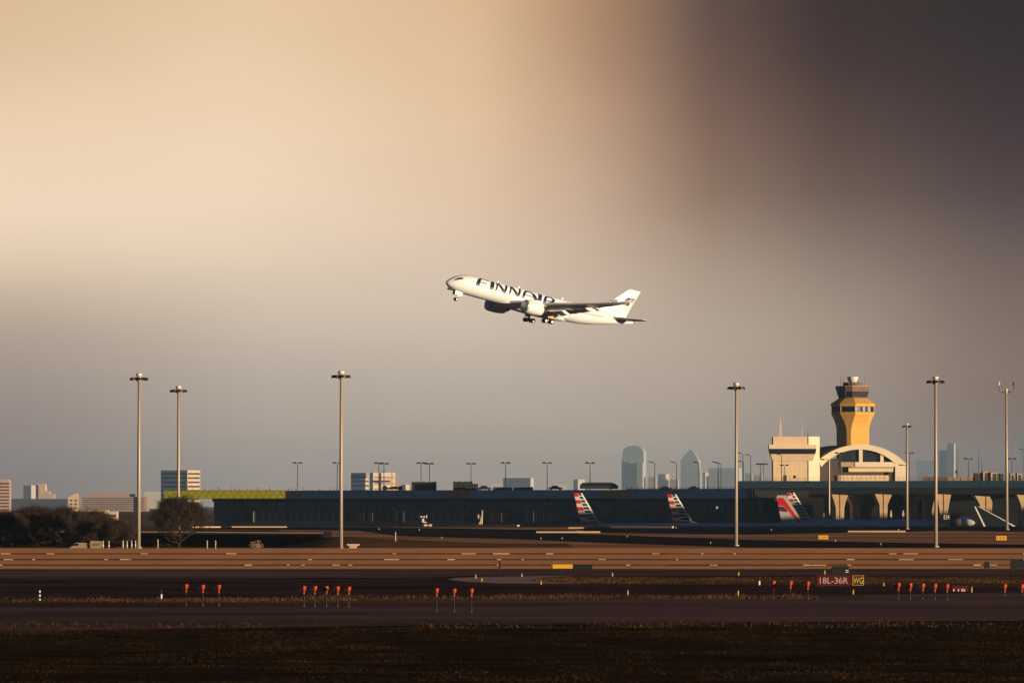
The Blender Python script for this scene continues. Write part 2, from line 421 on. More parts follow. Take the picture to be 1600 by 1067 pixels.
# ------------------------------------------------------------------ glass terminal
GAM = R(30)
class Frame:
    """a facade line turned by gam about the vertical; t runs along it"""
    def __init__(s, px, D, gam): s.D, s.g = D, gam; s.X0 = X(px, D)
    def t(s, px):
        k = (px - 800) / F; return (k * s.D - s.X0) / (math.cos(s.g) + k * math.sin(s.g))
    def y(s, px, dep=0): return s.D - math.sin(s.g) * s.t(px)
    def z(s, px, py): return Z(py, s.y(px))
    def loc(s, z=0): return (s.X0, s.D, z)
TF = Frame(725, 2050, GAM)
ZR = TF.z(725, 765.5); ZF = TF.z(725, 778.5); ZB = TF.z(725, 818.5)
t0, t1 = TF.t(328), TF.t(1166)
te = TF.t(286)
T = thing('terminal_building', 'long dark glass airport terminal with flat overhanging roof', 'terminal', TF.loc(0), -GAM)
m_fasc = M('fascia_panel', (.085, .19, .34), .6, .1, .3, spec=.4)
m_brown = M('brown_fascia', (.16, .12, .10), .8, .2, .5)
m_roof = M('roof_membrane', (.007, .007, .009), .9, .2, .2)
MB().box((te + .3, .4, ZF + .15), (t1 + 3, 42, ZR - .1)).build('roof', m_roof, T)
MB().box((t0 + .3, 4.2, APZ), (t1 + 10, 40, ZF + .2)).build('inner_wall', M('interior_dark', (.005, .005, .006), .9, .3, spec=.1), T)
MB().box((t0, 2.9, APZ), (t1 + 10, 3.5, ZB + 1.1)).build('plinth', M('plinth_panel', (.075, .09, .11), .7, .15), T)
MB().box((t0 - .5, 2.4, ZF - 1.1), (t1 + 10, 4.0, ZF + .14)).build('soffit_beam', m_black, T)
# fascia in separate panels
fx = TF.t(446); fb = TF.t(470)
MB().box((fx + .02, 0, ZF), (fb - .02, .38, ZR - .3)).build('fascia_panel', m_brown, T)
pw = 6.0; n = int((t1 + 3 - fb) / pw)
fp = MB().box((.025, 0, ZF), (pw - .025, .38, ZR)).build('fascia_panel', m_fasc, T); fp.location = (fb, 0, 0)
vent_at = {int((TF.t(712) - fb) / pw), int((TF.t(722) - fb) / pw), int((TF.t(955) - fb) / pw), int((TF.t(965) - fb) / pw)}
for k in range(1, n):
    o = place(fp, 'fascia_panel', T, (fb + k * pw, rnd.uniform(-.02, .02), 0))
    if k in vent_at:
        o.data = fp.data.copy(); o.data.materials[0] = m_brown
MB().box((fb + n * pw + .001, -.06, ZF - .05), (fb + n * pw + .35, .5, ZR + .05)).build('end_cap', m_roof, T)
# lime green mesh-clad eave at the left end
m_lime = M('lime_mesh', (.33, .31, .010), .6, .35, 2.2, bump=.3, bscale=6)
ng = 17; gw = (fx - te) / ng; LA = R(24)
def limeloc(k, y): return (fx - (ng - k) * gw * math.cos(LA) + y * math.sin(LA), -(ng - k) * gw * math.sin(LA) - .4 + y * math.cos(LA), 0)
m_lrail = M('lime_rail', (.15, .15, .015), .6, .2)
gp = MB().box((.03, 0, ZF + .25), (gw - .03, .34, ZR - .25)).build('lime_panel', m_lime, T)
gb = MB().tube((.1, 0, ZF + .4), (gw * .5, 0, ZR - .5), .05, n=5).tube((gw * .5, 0, ZR - .5), (gw - .1, 0, ZF + .4), .05, n=5).build('lattice_brace', m_lrail, T)
for o_, y_ in ((gp, 0), (gb, -.1)): o_.location = limeloc(0, y_); o_.rotation_euler = (0, 0, LA)
for k in range(1, ng):
    place(gp, 'lime_panel', T, limeloc(k, rnd.uniform(-.03, .03)), LA); place(gb, 'lattice_brace', T, limeloc(k, -.1), LA)
for za, zb in ((ZR - .25, ZR + .05), (ZF - .02, ZF + .25)):
    o_ = MB().box((0, -.12, za), (ng * gw, .36, zb)).build('eave_rail', m_lrail, T); o_.location = limeloc(0, 0); o_.rotation_euler = (0, 0, LA)
x_, y_, _ = limeloc(0, .4)
fixn(MB().loft([[(x_, y_, z), (fx - .1, 0, z), (fx - .1, .39, z), (x_, .39, z)] for z in (ZF + .2, ZR - .15)]).build('canopy_slab', m_roof, T))
# stanchions along the roof edge
m_stw, m_str = M('stanchion_white', (.62, .45, .38), .6, .1), M('stanchion_red', (.38, .12, .09), .6, .1)
sw = MB().tube((0, 0, 0), (0, 0, 1.7), .14, n=6).build('roof_stanchion', m_stw, T); sw.location = (TF.t(292), .8, ZR)
sr = MB().tube((0, 0, 0), (0, 0, 1.5), .11, n=6).build('roof_stanchion', m_str, T); sr.location = (TF.t(300), .8, ZR)
px = 309
while px < 545:
    o = place(rnd.choice((sw, sr, sr)), 'roof_stanchion', T, (TF.t(px), .8 + rnd.uniform(0, 2), ZR - .1)); o.scale = (1, 1, rnd.uniform(.6, 1.25)); px += rnd.uniform(5, 12)
# glazing: two rows of tall panes between mullions
PW = 3.05; NP = int((t1 + 8 - t0) / PW); ZM = TF.z(725, 797)
gl = [M('glass_%s' % k, c, .1, .35, .3, spec=.6) for k, c in (('green', (.012, .024, .024)), ('blue', (.006, .010, .018)), ('brown', (.022, .019, .015)))]
pa = []
for g_ in gl:
    pa.append((MB().box((.07, 0, ZB + 1.12), (PW - .07, .12, ZM - .07)), MB().box((.07, 0, ZM + .07), (PW - .07, .12, ZF - 1.12)), g_))
src = {}
for k in range(NP):
    for rI in range(2):
        j = rnd.choice((0, 0, 1, 1, 2))
        loc = (t0 + k * PW, 2.95 + rnd.uniform(-.02, .02), 0)
        if (j, rI) not in src:
            o = pa[j][rI].build('window_pane', pa[j][2], T); src[(j, rI)] = o; o.location = loc
        else: o = place(src[(j, rI)], 'window_pane', T, loc)
mu = MB().box((-.07, 0, ZB + 1.1), (.07, .3, ZF - 1.1)).build('mullion', M('mullion_metal', (.04, .05, .06), .5, .1), T); mu.location = (t0, 2.86, 0)
for k in range(1, NP + 1): place(mu, 'mullion', T, (t0 + k * PW, 2.86, 0))
MB().box((t0, 2.84, ZM - .07), (t0 + NP * PW, 3.05, ZM + .07)).build('transom', MATS['mullion_metal'], T)
m_bfr, m_bdoor = M('blue_door_frame', (.06, .09, .12), .6, .1), M('brown_door', (.11, .075, .055), .8, .2)
for a, b, y, frame in ((376, 388, 800, False), (556, 564, 801, False), (569, 576, 801, False), (612, 625, 797, True), (760, 767, 801, False), (771, 778, 801, False), (815, 828, 797, True), (1186, 1194, 800, False)):
    ta, tb = TF.t(a), TF.t(b); zt = TF.z(a, y)
    if frame:
        d = MB().box((ta, 2.5, ZB + .6), (ta + .7, 2.9, zt)).box((tb - .7, 2.5, ZB + .6), (tb, 2.9, zt)).box((ta + .71, 2.5, zt - .8), (tb - .71, 2.9, zt)).build('door_frame', m_bfr, T)
        MB().box((ta + .72, 2.6, ZB + .6), (tb - .72, 2.85, zt - .82)).build('door', m_bdoor, d)
    else: MB().box((ta, 2.55, ZB + .6), (tb, 2.88, zt)).build('door', m_bdoor if a > 400 else m_black, T)
MB().box((TF.t(389.5), 2.4, ZB + .6), (TF.t(391), 2.7, TF.z(390, 798))).build('service_pipe', M('pale_pipe', (.3, .3, .3), .6, .1), T)

# lamps on the roof deck
def lamp(loc, h, kind, label, group, rz=0.0, parent_scale=1.0):
    t = thing('lamp_post', label, 'lamp post', loc, rz, group)
    MB().tube((0, 0, 0), (0, 0, h), .17, .11, 8).build('pole', m_dark, t)
    if kind == 'twin':
        for s in (-1, 1):
            a = MB().tube((0, 0, h - .1), (s * .9, 0, h + .1), .07, n=5).build('lamp_arm', m_dark, t)
            MB().loft([[(s * x, y, h - .05 + dz) for x, y in ((.4, -.4), (1.6, -.4), (1.7, .4), (.5, .4))] for dz in (-.1, .45)]).build('lamp_head', m_dark, a)
    elif kind == 'single':
        a = MB().tube((0, 0, h), (-.8, 0, h + .25), .09, n=5).build('lamp_arm', m_dark, t)
        MB().loft([[(x, y, h + .3 + (-.9 - x) * .18 + dz) for x, y in ((-.6, -.28), (-2.1, -.22), (-2.1, .22), (-.6, .28))] for dz in (-.14, .2)]).build('lamp_head', m_dark, a)
    elif kind == 'quad':
        for s in (-1, 1):
            for q_ in (-1, 1):
                MB().loft([[(s * x, q_ * y, h + dz) for x, y in ((.3, .15), (1.7, .15), (1.7, .7), (.3, .7))] for dz in (-.2, .35)]).build('lamp_head', m_dark if q_ < 0 else m_galv, t)
    return t
def terr(px, dep): # world point on the terminal roof
    tt = TF.t(px); return Vector((TF.X0 + math.cos(GAM) * tt + math.sin(GAM) * dep, TF.D - math.sin(GAM) * tt + math.cos(GAM) * dep, 0))
roofl = [(465, 723, 'twin'), (527, 723, 'twin'), (592, 723, 'quad'), (600, 724, 'quad'), (658, 723, 'quad'), (671, 724, 'quad'), (736, 724, 'quad'), (790, 723, 'twin'), (855, 723, 'twin'), (922, 723, 'twin')]
rlab = ['twin-headed lamp post on terminal roof, leftmost one', 'twin-headed roof lamp half hidden by the steel mast', 'four-headed roof lamp, left of the pair before the cream tower block', 'four-headed roof lamp, right of the pair before the cream tower block',
        'four-headed roof lamp, left of the pair at the green box', 'four-headed roof lamp, right of the pair at the green box', 'four-headed roof lamp above the second green box', 'twin-headed roof lamp before the blue containers', 'twin-headed roof lamp between blue containers and dark rounded coach', 'twin-headed roof lamp above the dark rounded coach']
for (px, py, kd), lb in zip(roofl, rlab):
    dep = 12; p = terr(px, dep); D = p.y; p.x = X(px, D)
    lamp((p.x, p.y, ZR - .1), Z(py, D) - ZR, kd, lb, 'lamps on the terminal roof', rz=rnd.uniform(-.25, .25))
sl = ['single-arm lamp on roof deck right of the round-topped skyscraper', 'single-arm lamp on roof deck left of the pointed skyscraper', 'single-arm lamp before the pointed skyscraper', 'single-arm lamp, left of the close pair by the wide hazy block', 'single-arm lamp, right of the close pair by the wide hazy block']
for (px, py), lb in zip(((1023, 723), (1057, 723), (1092, 723), (1122, 723), (1126.5, 724)), sl):
    p = terr(px, 10); D = p.y
    lamp((X(px, D), D, ZR - .1), Z(py, D) - ZR, 'single', lb, 'single-arm lamps on the roof deck')

# things standing on the roof deck
m_dgreen = M('dark_green_tarp', (.022, .032, .024), .85, .4, 1.2, bump=.4, bscale=4, stretch=(3, 3, .6))
def rbase(px, dep):
    p = terr(px, dep); return (X(px, p.y), p.y)
def tarp_box(x0, x1, ytop, label, notch=0):
    px = (x0 + x1) / 2; bx, by = rbase(px, 8); s = by / F; W = (x1 - x0) * s; h = Z(ytop, by) - ZR
    t = thing('cooling_unit', label, 'cooling unit', (bx, by, ZR - .1), 0, 'dark units on the terminal roof')
    m_ = MB(); n = 9
    for k in range(n):
        a, b = -W / 2 + W * k / n, -W / 2 + W * (k + 1) / n - .06
        hh = h * (rnd.uniform(.93, 1.0) if not (notch and k >= n - 2) else .72)
        o = MB().box((a, rnd.uniform(-.1, .05), .1), (b, 5, hh)).build('side_panel', m_dgreen, t)
    MB().box((-W / 2 + .1, .25, 0), (W / 2 - .1, 4.8, h * .7)).build('casing', m_black, t)
tarp_box(643, 682, 751.5, 'dark green ribbed unit on terminal roof behind a pair of lamps')
tarp_box(708, 747, 751, 'dark green ribbed unit with a lower right end on the roof', 1)
bx, by = rbase(936, 8); s = by / F
t = thing('coach', 'dark rounded coach parked on the roof deck behind the first striped tail', 'coach', (bx, by, ZR - .1))
L = 60 * s; hh = Z(753, by) - ZR
prof = [(-L / 2, .5), (-L / 2, hh * .6), (-L / 2 + .8, hh * .95), (-L * .3, hh), (L * .28, hh), (L * .4, hh * .88), (L / 2, hh * .55), (L / 2, .5)]
MB().prism(prof, 0, 2.6).build('body', M('coach_paint', (.018, .03, .036), .5, .15, spec=.4), t)
MB().prism([(-L * .42, hh * .55), (-L * .42, hh * .82), (L * .3, hh * .82), (L * .42, hh * .6)], -.03, .02).build('window_band', m_glass, t)
for x in (-L * .32, L * .3): MB().lathe([(.1, -.2), (.5, -.18), (.5, .18), (.1, .2)], (x, .1, .5), 12).build('wheel', m_rubber, t).rotation_euler = (0, 0, 0)
for i, (a, b) in enumerate(((770, 800), (802.5, 833))):
    bx, by = rbase((a + b) / 2, 9); s = by / F; L = (b - a) * s; h = Z(760, by) - ZR
    t = thing('shipping_container', ['blue container on terminal roof, left of the two', 'blue container on terminal roof, right of the two'][i], 'container', (bx, by, ZR - .1), 0, 'blue containers on the roof')
    MB().box((-L / 2, 0, 0), (L / 2, 2.4, h)).build('shell', M('container_blue', (.035, .11, .20), .6, .15), t)
    for k in range(14): MB().box((-L / 2 + L * (k + .2) / 14, -.06, .2), (-L / 2 + L * (k + .7) / 14, -.005, h - .15)).build('rib', MATS['container_blue'], t)
bx, by = rbase(614, 7); s = by / F
t = thing('roof_tractor', 'yellow tractor with black wheels on the terminal roof', 'tractor', (bx, by, ZR - .1))
MB().prism([(-2.1, .5), (-2.1, 1.0), (-.9, 1.25), (-.6, 1.5), (1.6, 1.5), (1.9, 1.0), (1.9, .5)], 0, 1.4).build('body', m_yellow, t)
for x, rr in ((-3.0, .95), (2.7, .85)):
    MB().loft([[(x + rr * math.cos(a * .5236), y, rr + rr * math.sin(a * .5236)) for a in range(12)] for y in (.1, .9)]).build('wheel', m_rubber, t)
def car(loc, rz, col, label, nm='parked_car', sc=1.0, cat='car', grp=None):
    t = thing(nm, label, cat, loc, rz, grp)
    MB().loft([[(x * sc, y * sc, z * sc) for x, z in ((-2.2, .35), (-2.2, .85), (-1.5, .95), (1.3, .92), (2.2, .75), (2.2, .35))] for y in (-.85, .85)]).build('body', col, t)
    MB().loft([[(-1.6 * sc, y * sc * .95, .93 * sc), (-1.0 * sc, y * sc * .85, 1.45 * sc), (.5 * sc, y * sc * .85, 1.45 * sc), (1.2 * sc, y * sc * .95, .9 * sc)] for y in (-.85, .85)]).build('cabin', m_glass, t)
    for x in (-1.4, 1.4):
        for y in (-.8, .8): MB().tube((x * sc, (y - .1) * sc, .33 * sc), (x * sc, (y + .1) * sc, .33 * sc), .33 * sc, n=10).build('wheel', m_rubber, t)
    return t
m_carb = M('car_paint_black', (.02, .022, .028), .3, .1, spec=.6)
for px, lb in ((757, 'dark car on roof deck just left of the blue containers'), (1040, 'dark car on roof deck between two single-arm lamps'), (1084, 'dark car on roof deck below the pointed skyscraper'), (868, 'dark car on roof deck right of the blue containers')):
    bx, by = rbase(px, 6); car((bx, by, ZR - .1), 0, m_carb, lb, sc=1.15 if px < 900 else .95, grp='cars on the roof deck')
# low parapet rail over the right half of the roof
t = thing('roof_railing', 'thin blue railing along the right half of the terminal roof', 'railing', TF.loc(ZR), -GAM)
ta, tb = TF.t(975), TF.t(1160)
MB().box((ta, 2.0, .65), (tb, 2.06, .75)).build('top_rail', M('blue_rail', (.05, .07, .12), .6, .1), t)
MB().box((ta, 2.0, 0), (tb, 2.06, .35)).build('kick_plate', MATS['blue_rail'], t)
rp = MB().box((-.05, 1.98, 0), (.05, 2.08, 1.25)).build('rail_post', MATS['blue_rail'], t); rp.location = (ta, 0, 0)
k = ta + 2
while k < tb: place(rp, 'rail_post', t, (k, 0, 0)); k += 2.2

# ------------------------------------------------------------------ viaduct on flared piers
VG = R(8)
VF = Frame(1380, 2200, VG)
v0, v1 = VF.t(1150), VF.t(1660)
ZV1, ZV2, ZV3 = VF.z(1380, 751), VF.z(1380, 761.5), VF.z(1380, 771.5)
V = thing('road_viaduct', 'long elevated road viaduct with teal parapet in front of the control tower', 'viaduct', VF.loc(0), -VG)
m_teal = M('teal_parapet', (.013, .040, .068), .7, .12, .2)  # deep blue tone carries the shade on the parapet face
m_gird = M('shade_dark_girder', (.008, .012, .02), .85, .15, .2)  # near-black blue: shade on deck and girder put into the colour
pwv = 9.0; n = int((v1 - v0) / pwv)
pp = MB().box((.02, 0, ZV2), (pwv - .02, .5, ZV1)).build('parapet_panel', m_teal, V); pp.location = (v0, 0, 0)
for k in range(1, n): place(pp, 'parapet_panel', V, (v0 + k * pwv, 0, 0))
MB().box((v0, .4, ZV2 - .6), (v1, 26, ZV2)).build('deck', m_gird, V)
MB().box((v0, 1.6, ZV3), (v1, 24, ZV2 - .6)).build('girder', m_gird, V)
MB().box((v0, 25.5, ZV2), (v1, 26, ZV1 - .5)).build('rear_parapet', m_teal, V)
MB().box((v0 + 2, 24, APZ), (v1, 25.2, ZV3 + .1)).build('retaining_wall', M('shaded_retaining_wall', (.010, .011, .016), .9, .2, .1), V)  # near-black: shade behind the piers put into the colour
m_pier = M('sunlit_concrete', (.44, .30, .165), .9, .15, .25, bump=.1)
ci = ['next to the terminal end', 'behind the red-striped tail', 'left of the thin apron mast', 'behind the thin apron mast', 'third from the arch centre', 'below the arch centre', 'below the right foot of the arch', 'right of the thin distant mast', 'behind the tallest mast', 'above the white engine', 'near the slim antenna mast', 'at the right edge']
for i, (px, dep, wid, wt) in enumerate(((1178, 10, 4.5, 9), (1252, 8, 5, 10), (1283, 14, 3.8, 7.5), (1310, 5, 3.6, 7.2), (1336, 9, 3.4, 9), (1378, 4, 3.4, 7.5), (1425, 14, 3.5, 7), (1452, 10, 4.5, 6.0), (1472, 4, 3.6, 6.5), (1538, 9, 5.0, 10.5), (1600, 6, 4, 8))):
    tt = VF.t(px) - dep * math.tan(VG) * 0
    # pier turned toward the sun side
    p = Vector((VF.X0 + math.cos(VG) * tt, VF.D - math.sin(VG) * tt, 0)); fwd = Vector((math.sin(VG), math.cos(VG), 0)) * dep
    loc = Vector((X(px, (p + fwd).y), (p + fwd).y, 0))
    t = thing('viaduct_pier', 'flared concrete viaduct pier ' + ci[i], 'pier', (loc.x, loc.y, APZ), R(12), 'flared piers under the viaduct')
    ht = ZV3 - APZ; hf = ht - rnd.choice((4.2, 5.2, 6.2))
    sec = []
    for z, hw_ in ((0, wid / 2), (hf * .6, wid / 2), (hf, wid / 2 * 1.08), (hf + (ht - hf) * .5, wid / 4 + wt / 4), (ht - .02, wt / 2)):
        d_ = 1.6; sec.append([(-hw_ + .4, -d_, z), (-.25, -d_, z), (-.2, -d_ + .35, z), (.2, -d_ + .35, z), (.25, -d_, z), (hw_ - .4, -d_, z), (hw_, -d_ + .4, z), (hw_, d_, z), (-hw_, d_, z), (-hw_, -d_ + .4, z)])
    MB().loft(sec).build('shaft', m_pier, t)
# railing and things on the viaduct
t = thing('viaduct_railing', 'thin metal railing along the top of the viaduct parapet', 'railing', VF.loc(ZV1), -VG)
for zz in (.45, .85, 1.25): MB().box((v0 + 6, .2, zz), (v1, .26, zz + .05)).build('rail', m_dark, t)
rp = MB().box((-.04, .18, 0), (.04, .28, 1.3)).build('rail_post', m_dark, t); rp.location = (v0 + 6, 0, 0)
k = v0 + 9
while k < v1: place(rp, 'rail_post', t, (k, 0, 0)); k += 3.0
def vloc(px, dep):
    tt = VF.t(px); D = VF.D - math.sin(VG) * tt + math.cos(VG) * dep; return X(px, D), D
for (px, py, kd, lb) in ((1160.5, 709, 'single', 'single-arm lamp on viaduct just right of a tall light mast'), (1161.5, 722, 'single', 'lower single-arm lamp beside the mast before the viaduct end'), (1173, 712, 'single', 'single-arm lamp on viaduct, left of the pale control block'),
                         (1188, 725, 'quad', 'double-headed lamp, left of the pair beside the pale control block'), (1192.5, 725, 'quad', 'double-headed lamp, right of the pair beside the pale control block'),
                         (1221, 711, 'single', 'single-arm lamp in front of the pale control block'), (1225.5, 727, 'twin', 'short twin lamp in front of the pale control block'),
                         (1311, 708, 'twin', 'dark twin-arm lamp at the left of the arch'), (1313.5, 709, 'single', 'dark single-arm lamp at the left of the arch'), (1421, 708, 'twin', 'dark twin-arm lamp at the right foot of the arch'),
                         (1513, 717, 'twin', 'twin-headed lamp above the tan sheds on the viaduct'), (1581, 717, 'twin', 'twin-headed lamp right of the slim antenna mast'), (1600, 703, 'single', 'single-arm lamp at the right edge of the picture')):
    lx, ly = vloc(px, 4)
    lamp((lx, ly, ZV2), Z(py, ly) - ZV2, kd, lb, 'lamps on the viaduct', rz=rnd.uniform(-.2, .2))
for px, py, lb in ((1495.5, 700, 'thin whip antenna with a box above the tan sheds'), (1529, 704, 'bare thin whip antenna right of the tan sheds'), (1534, 720, 'short thin whip antenna right of the tan sheds')):
    lx, ly = vloc(px, 8); t = thing('whip_antenna', lb, 'antenna', (lx, ly, ZV2), 0, 'thin antennas over the viaduct')
    h = Z(py, ly) - ZV2
    MB().tube((0, 0, 0), (0, 0, h), .16, .07, 6).build('pole', m_dark, t)
    MB().box((-.35, -.3, 0), (.35, .3, .5)).build('base', m_dark, t)
    if px < 1500: MB().box((-.8, -.3, h * .36), (-.1, .3, h * .44)).build('equipment_box', m_dark, t); MB().box((.1, -.3, h * .42), (.6, .3, h * .47)).build('equipment_box', m_galv, t)
m_tan, m_tan2 = M('tan_panel', (.52, .36, .22), .8, .15, .4), M('brown_panel', (.24, .16, .11), .8, .2, .4)
for i, (a, b, y, mt, lb) in enumerate(((1442, 1462, 744, m_tan2, 'low brown shed on viaduct left of the tallest mast'), (1462, 1482, 744.5, m_tan2, 'low brown shed on viaduct right of the tallest mast'), (1481, 1501, 745.2, m_tan, 'low tan shed on viaduct, left half of the long row'), (1501.5, 1521, 745, m_tan, 'low tan shed on viaduct, right half of the long row'))):
    lx, ly = vloc((a + b) / 2, 3); s = ly / F; W = (b - a) * s; h = Z(y, ly) - ZV2
    t = thing('low_shed', lb, 'shed', (lx, ly, ZV2), -VG, 'sheds on the viaduct')
    for k in range(4): MB().box((-W / 2 + W * k / 4 + .03, 0, 0), (-W / 2 + W * (k + 1) / 4 - .03, .15, h - rnd.uniform(0, .25))).build('wall_panel', mt, t)
    MB().box((-W / 2, .16, 0), (W / 2, 4, h - .3)).build('casing', m_tan2, t)
for i, (a, b, y, mt, lb) in enumerate(((1523, 1534, 739, 'd', 'dark bin-like unit, first in the row right of the tan sheds'), (1536, 1546, 737, 't', 'tan upright unit, tallest in the row right of the tan sheds'), (1548, 1559, 738, 't', 'tan upright unit, last of the close row right of the tan sheds'), (1562, 1568, 740, 'd', 'small dark unit left of the slim antenna mast'), (1578.5, 1585, 740, 't', 'tan unit right of the slim antenna mast'), (1589, 1597, 740, 't', 'tan unit close to the right edge'))):
    lx, ly = vloc((a + b) / 2, 3); s = ly / F; W = (b - a) * s; h = Z(y, ly) - ZV2
    t = thing('rooftop_unit', lb, 'rooftop unit', (lx, ly, ZV2), R(8), 'upright units on the viaduct')
    MB().box((-W / 2, 0, .4), (W / 2, 2.5, h)).build('casing', m_tan if mt == 't' else m_dark, t)
    MB().box((-W / 2 - .08, -.1, h), (W / 2 + .08, 2.6, h + .15)).build('lid', m_tan2, t)
    MB().box((-W / 4, -.05, .8), (W * .3, -.004, h - .4)).build('louvre', m_dark, t)
    for x in (-W * .4, W * .4): MB().box((x - .1, .2, 0), (x + .1, 2.2, .4)).build('foot', m_dark, t)
# ------------------------------------------------------------------ control tower
TD = 2520.0; TS = TD / F
TR = R(27.5)
tw = thing('control_tower', 'orange-painted concrete control tower with flared head and dark glass cab', 'control tower', (X(1332.5, TD), TD, -2), TR)
m_towr = M('tower_concrete', (.72, .39, .085), .85, .1, .25, bump=.06, stretch=(3, 3, .3))  # orange is the tower's own paint colour
m_towg = M('tower_glass', (.010, .016, .034), .5, .3, .4, spec=.3)
m_towb = M('tower_brown_panel', (.22, .13, .09), .8, .15, .5)
def octo(a, c, z): return [(a, -(a - c), z), (a, a - c, z), (a - c, a, z), (-(a - c), a, z), (-a, a - c, z), (-a, -(a - c), z), (-(a - c), -a, z), (a - c, -a, z)]
def tz(y): return Z(y, TD) + 2
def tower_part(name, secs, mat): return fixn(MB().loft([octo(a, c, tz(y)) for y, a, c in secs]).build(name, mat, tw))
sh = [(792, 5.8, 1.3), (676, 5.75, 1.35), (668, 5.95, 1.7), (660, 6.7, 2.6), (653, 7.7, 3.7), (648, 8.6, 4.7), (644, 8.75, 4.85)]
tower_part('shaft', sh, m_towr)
tower_part('window_band', [(643.9, 8.45, 4.6), (635.1, 8.45, 4.6)], m_towg)
m_pane = M('tower_pane', (.015, .02, .035), .06, .3, .4, spec=.6)
for k in range(6):   # tilted panes on the sunny face, some catch the sun
    y0_, y1_ = -3.7 + k * 1.25, -3.7 + (k + 1) * 1.25 - .1
    o = MB().box((-.03, -.57, -1.0), (.03, .57, 1.0)).build('window_pane', m_pane, tw)
    # this face looks along local -y
    o.location = ((y0_ + y1_) / 2, -8.52, (tz(643.9) + tz(635.1)) / 2); o.rotation_euler = (rnd.uniform(-.03, .03), 0, R(-90) + rnd.uniform(-.05, .05))
for k in range(8):   # mullions at the corners of the window band
    x, y, z = octo(8.5, 4.62, tz(643.9))[k]; MB().box((x - .12, y - .12, z), (x + .12, y + .12, tz(635.1))).build('mullion', m_towr, tw)
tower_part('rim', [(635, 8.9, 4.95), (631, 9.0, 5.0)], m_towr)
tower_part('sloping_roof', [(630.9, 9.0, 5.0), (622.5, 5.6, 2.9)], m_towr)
tower_part('cab_base', [(622.4, 5.35, 2.2), (620.8, 5.4, 2.2)], m_towb)
tower_part('cab_glass', [(620.7, 5.4, 2.2), (612, 6.0, 2.3)], m_towg)
for k in range(8):
    x, y, z = octo(5.42, 2.2, tz(620.7))[k]; x2, y2, z2 = octo(6.04, 2.3, tz(612))[k]; MB().tube((x, y, z), (x2, y2, z2), .1, n=5).build('cab_mullion', m_towb, tw)
tower_part('cab_fascia', [(611.9, 6.1, 2.35), (604, 6.6, 2.5)], m_towb)
tower_part('cab_roof', [(603.9, 6.5, 2.4), (603.2, 6.5, 2.4)], M('roof_edge', (.5, .42, .34), .8, .1))
MB().lathe([(4.1, 0), (4.1, tz(597.6) - tz(603.1))], (0, 0, tz(603.1)), 20).build('roof_drum', m_towb, tw)
for k in range(20):
    a = k * math.pi / 10; MB().box((4.15 * math.cos(a) - .08, 4.15 * math.sin(a) - .08, tz(603.1)), (4.15 * math.cos(a) + .08, 4.15 * math.sin(a) + .08, tz(597.4))).build('drum_post', m_dark, tw)
MB().lathe([(1.7, 0), (2.5, tz(590.5) - tz(597.5)), (2.5, tz(589) - tz(597.5)), (2.1, tz(588.4) - tz(597.5))], (0, 0, tz(597.55)), 20).build('radome', m_white, tw, True)
for a, h in ((2.6, 5), (2.0, 3.5), (-.4, 6), (3.3, 4), (.6, 3)):
    MB().tube((5.4 * math.cos(a), 5.4 * math.sin(a), tz(603.2)), (5.4 * math.cos(a), 5.4 * math.sin(a), tz(603.2) + h), .07, .04, 5).build('whip_antenna', m_dark, tw)

# ------------------------------------------------------------------ pale control block beside the tower
BD = 2455.0
m_cream = M('cream_panel', (.84, .62, .39), .85, .08, .15)
m_cream2 = M('light_cream_panel', (.86, .70, .48), .85, .06, .15)  # lighter cream puts the stair tower's stronger sun into its colour
def bx_(px): return X(px, BD) - X(1242, BD)
def bz(py): return Z(py, BD) + 2
bl = thing('control_block', 'cream panelled control building with a dark window band left of the arch', 'building', (X(1242, BD), BD, -2))
npan = 8
for k in range(npan):
    a, b = 1208 + (1263 - 1208) * k / npan, 1208 + (1263 - 1208) * (k + 1) / npan
    for za, zb in ((bz(790), bz(737.2)), (bz(737), bz(720.2)), (bz(720), bz(695.2)), (bz(695), bz(682))):
        MB().box((bx_(a) + .02, 0, za), (bx_(b) - .02, .4, zb - .03)).build('wall_panel', m_cream, bl)
MB().box((bx_(1208.3), .42, 0), (bx_(1264), 15, bz(682) - .2)).build('core', m_cream, bl)
fixn(MB().loft([[(bx_(1263.2), -.3, z), (bx_(1281), 2.2, z), (bx_(1281), 14, z), (bx_(1263.2), 14, z)] for z in (0, bz(682) + .02)]).build('stair_tower', m_cream2, bl))
def collar(y0, y1, o0, o1, mat, name):
    r = []
    for y, o in ((y0, o0), (y1, o1)):
        x0, x1 = bx_(1208) - o, bx_(1269.5) + o * .9
        r.append([(x0, -o, bz(y)), (x1, -o, bz(y)), (x1, 8, bz(y)), (x0, 8, bz(y))])
    return fixn(MB().loft(r).build(name, mat, bl))
collar(720, 709.2, .1, 1.25, m_cream, 'flared_collar')
collar(709, 701.2, 1.3, 1.75, m_towg, 'window_band')
collar(701, 694.6, 1.8, 1.85, m_cream2, 'collar_cap')
MB().box((bx_(1239.5), -.06, bz(747)), (bx_(1243.5), -.005, bz(742.5))).build('small_window', m_black, bl)
d = MB().box((bx_(1224), -.08, bz(752)), (bx_(1229), -.01, bz(742))).build('doorway', m_dark, bl)
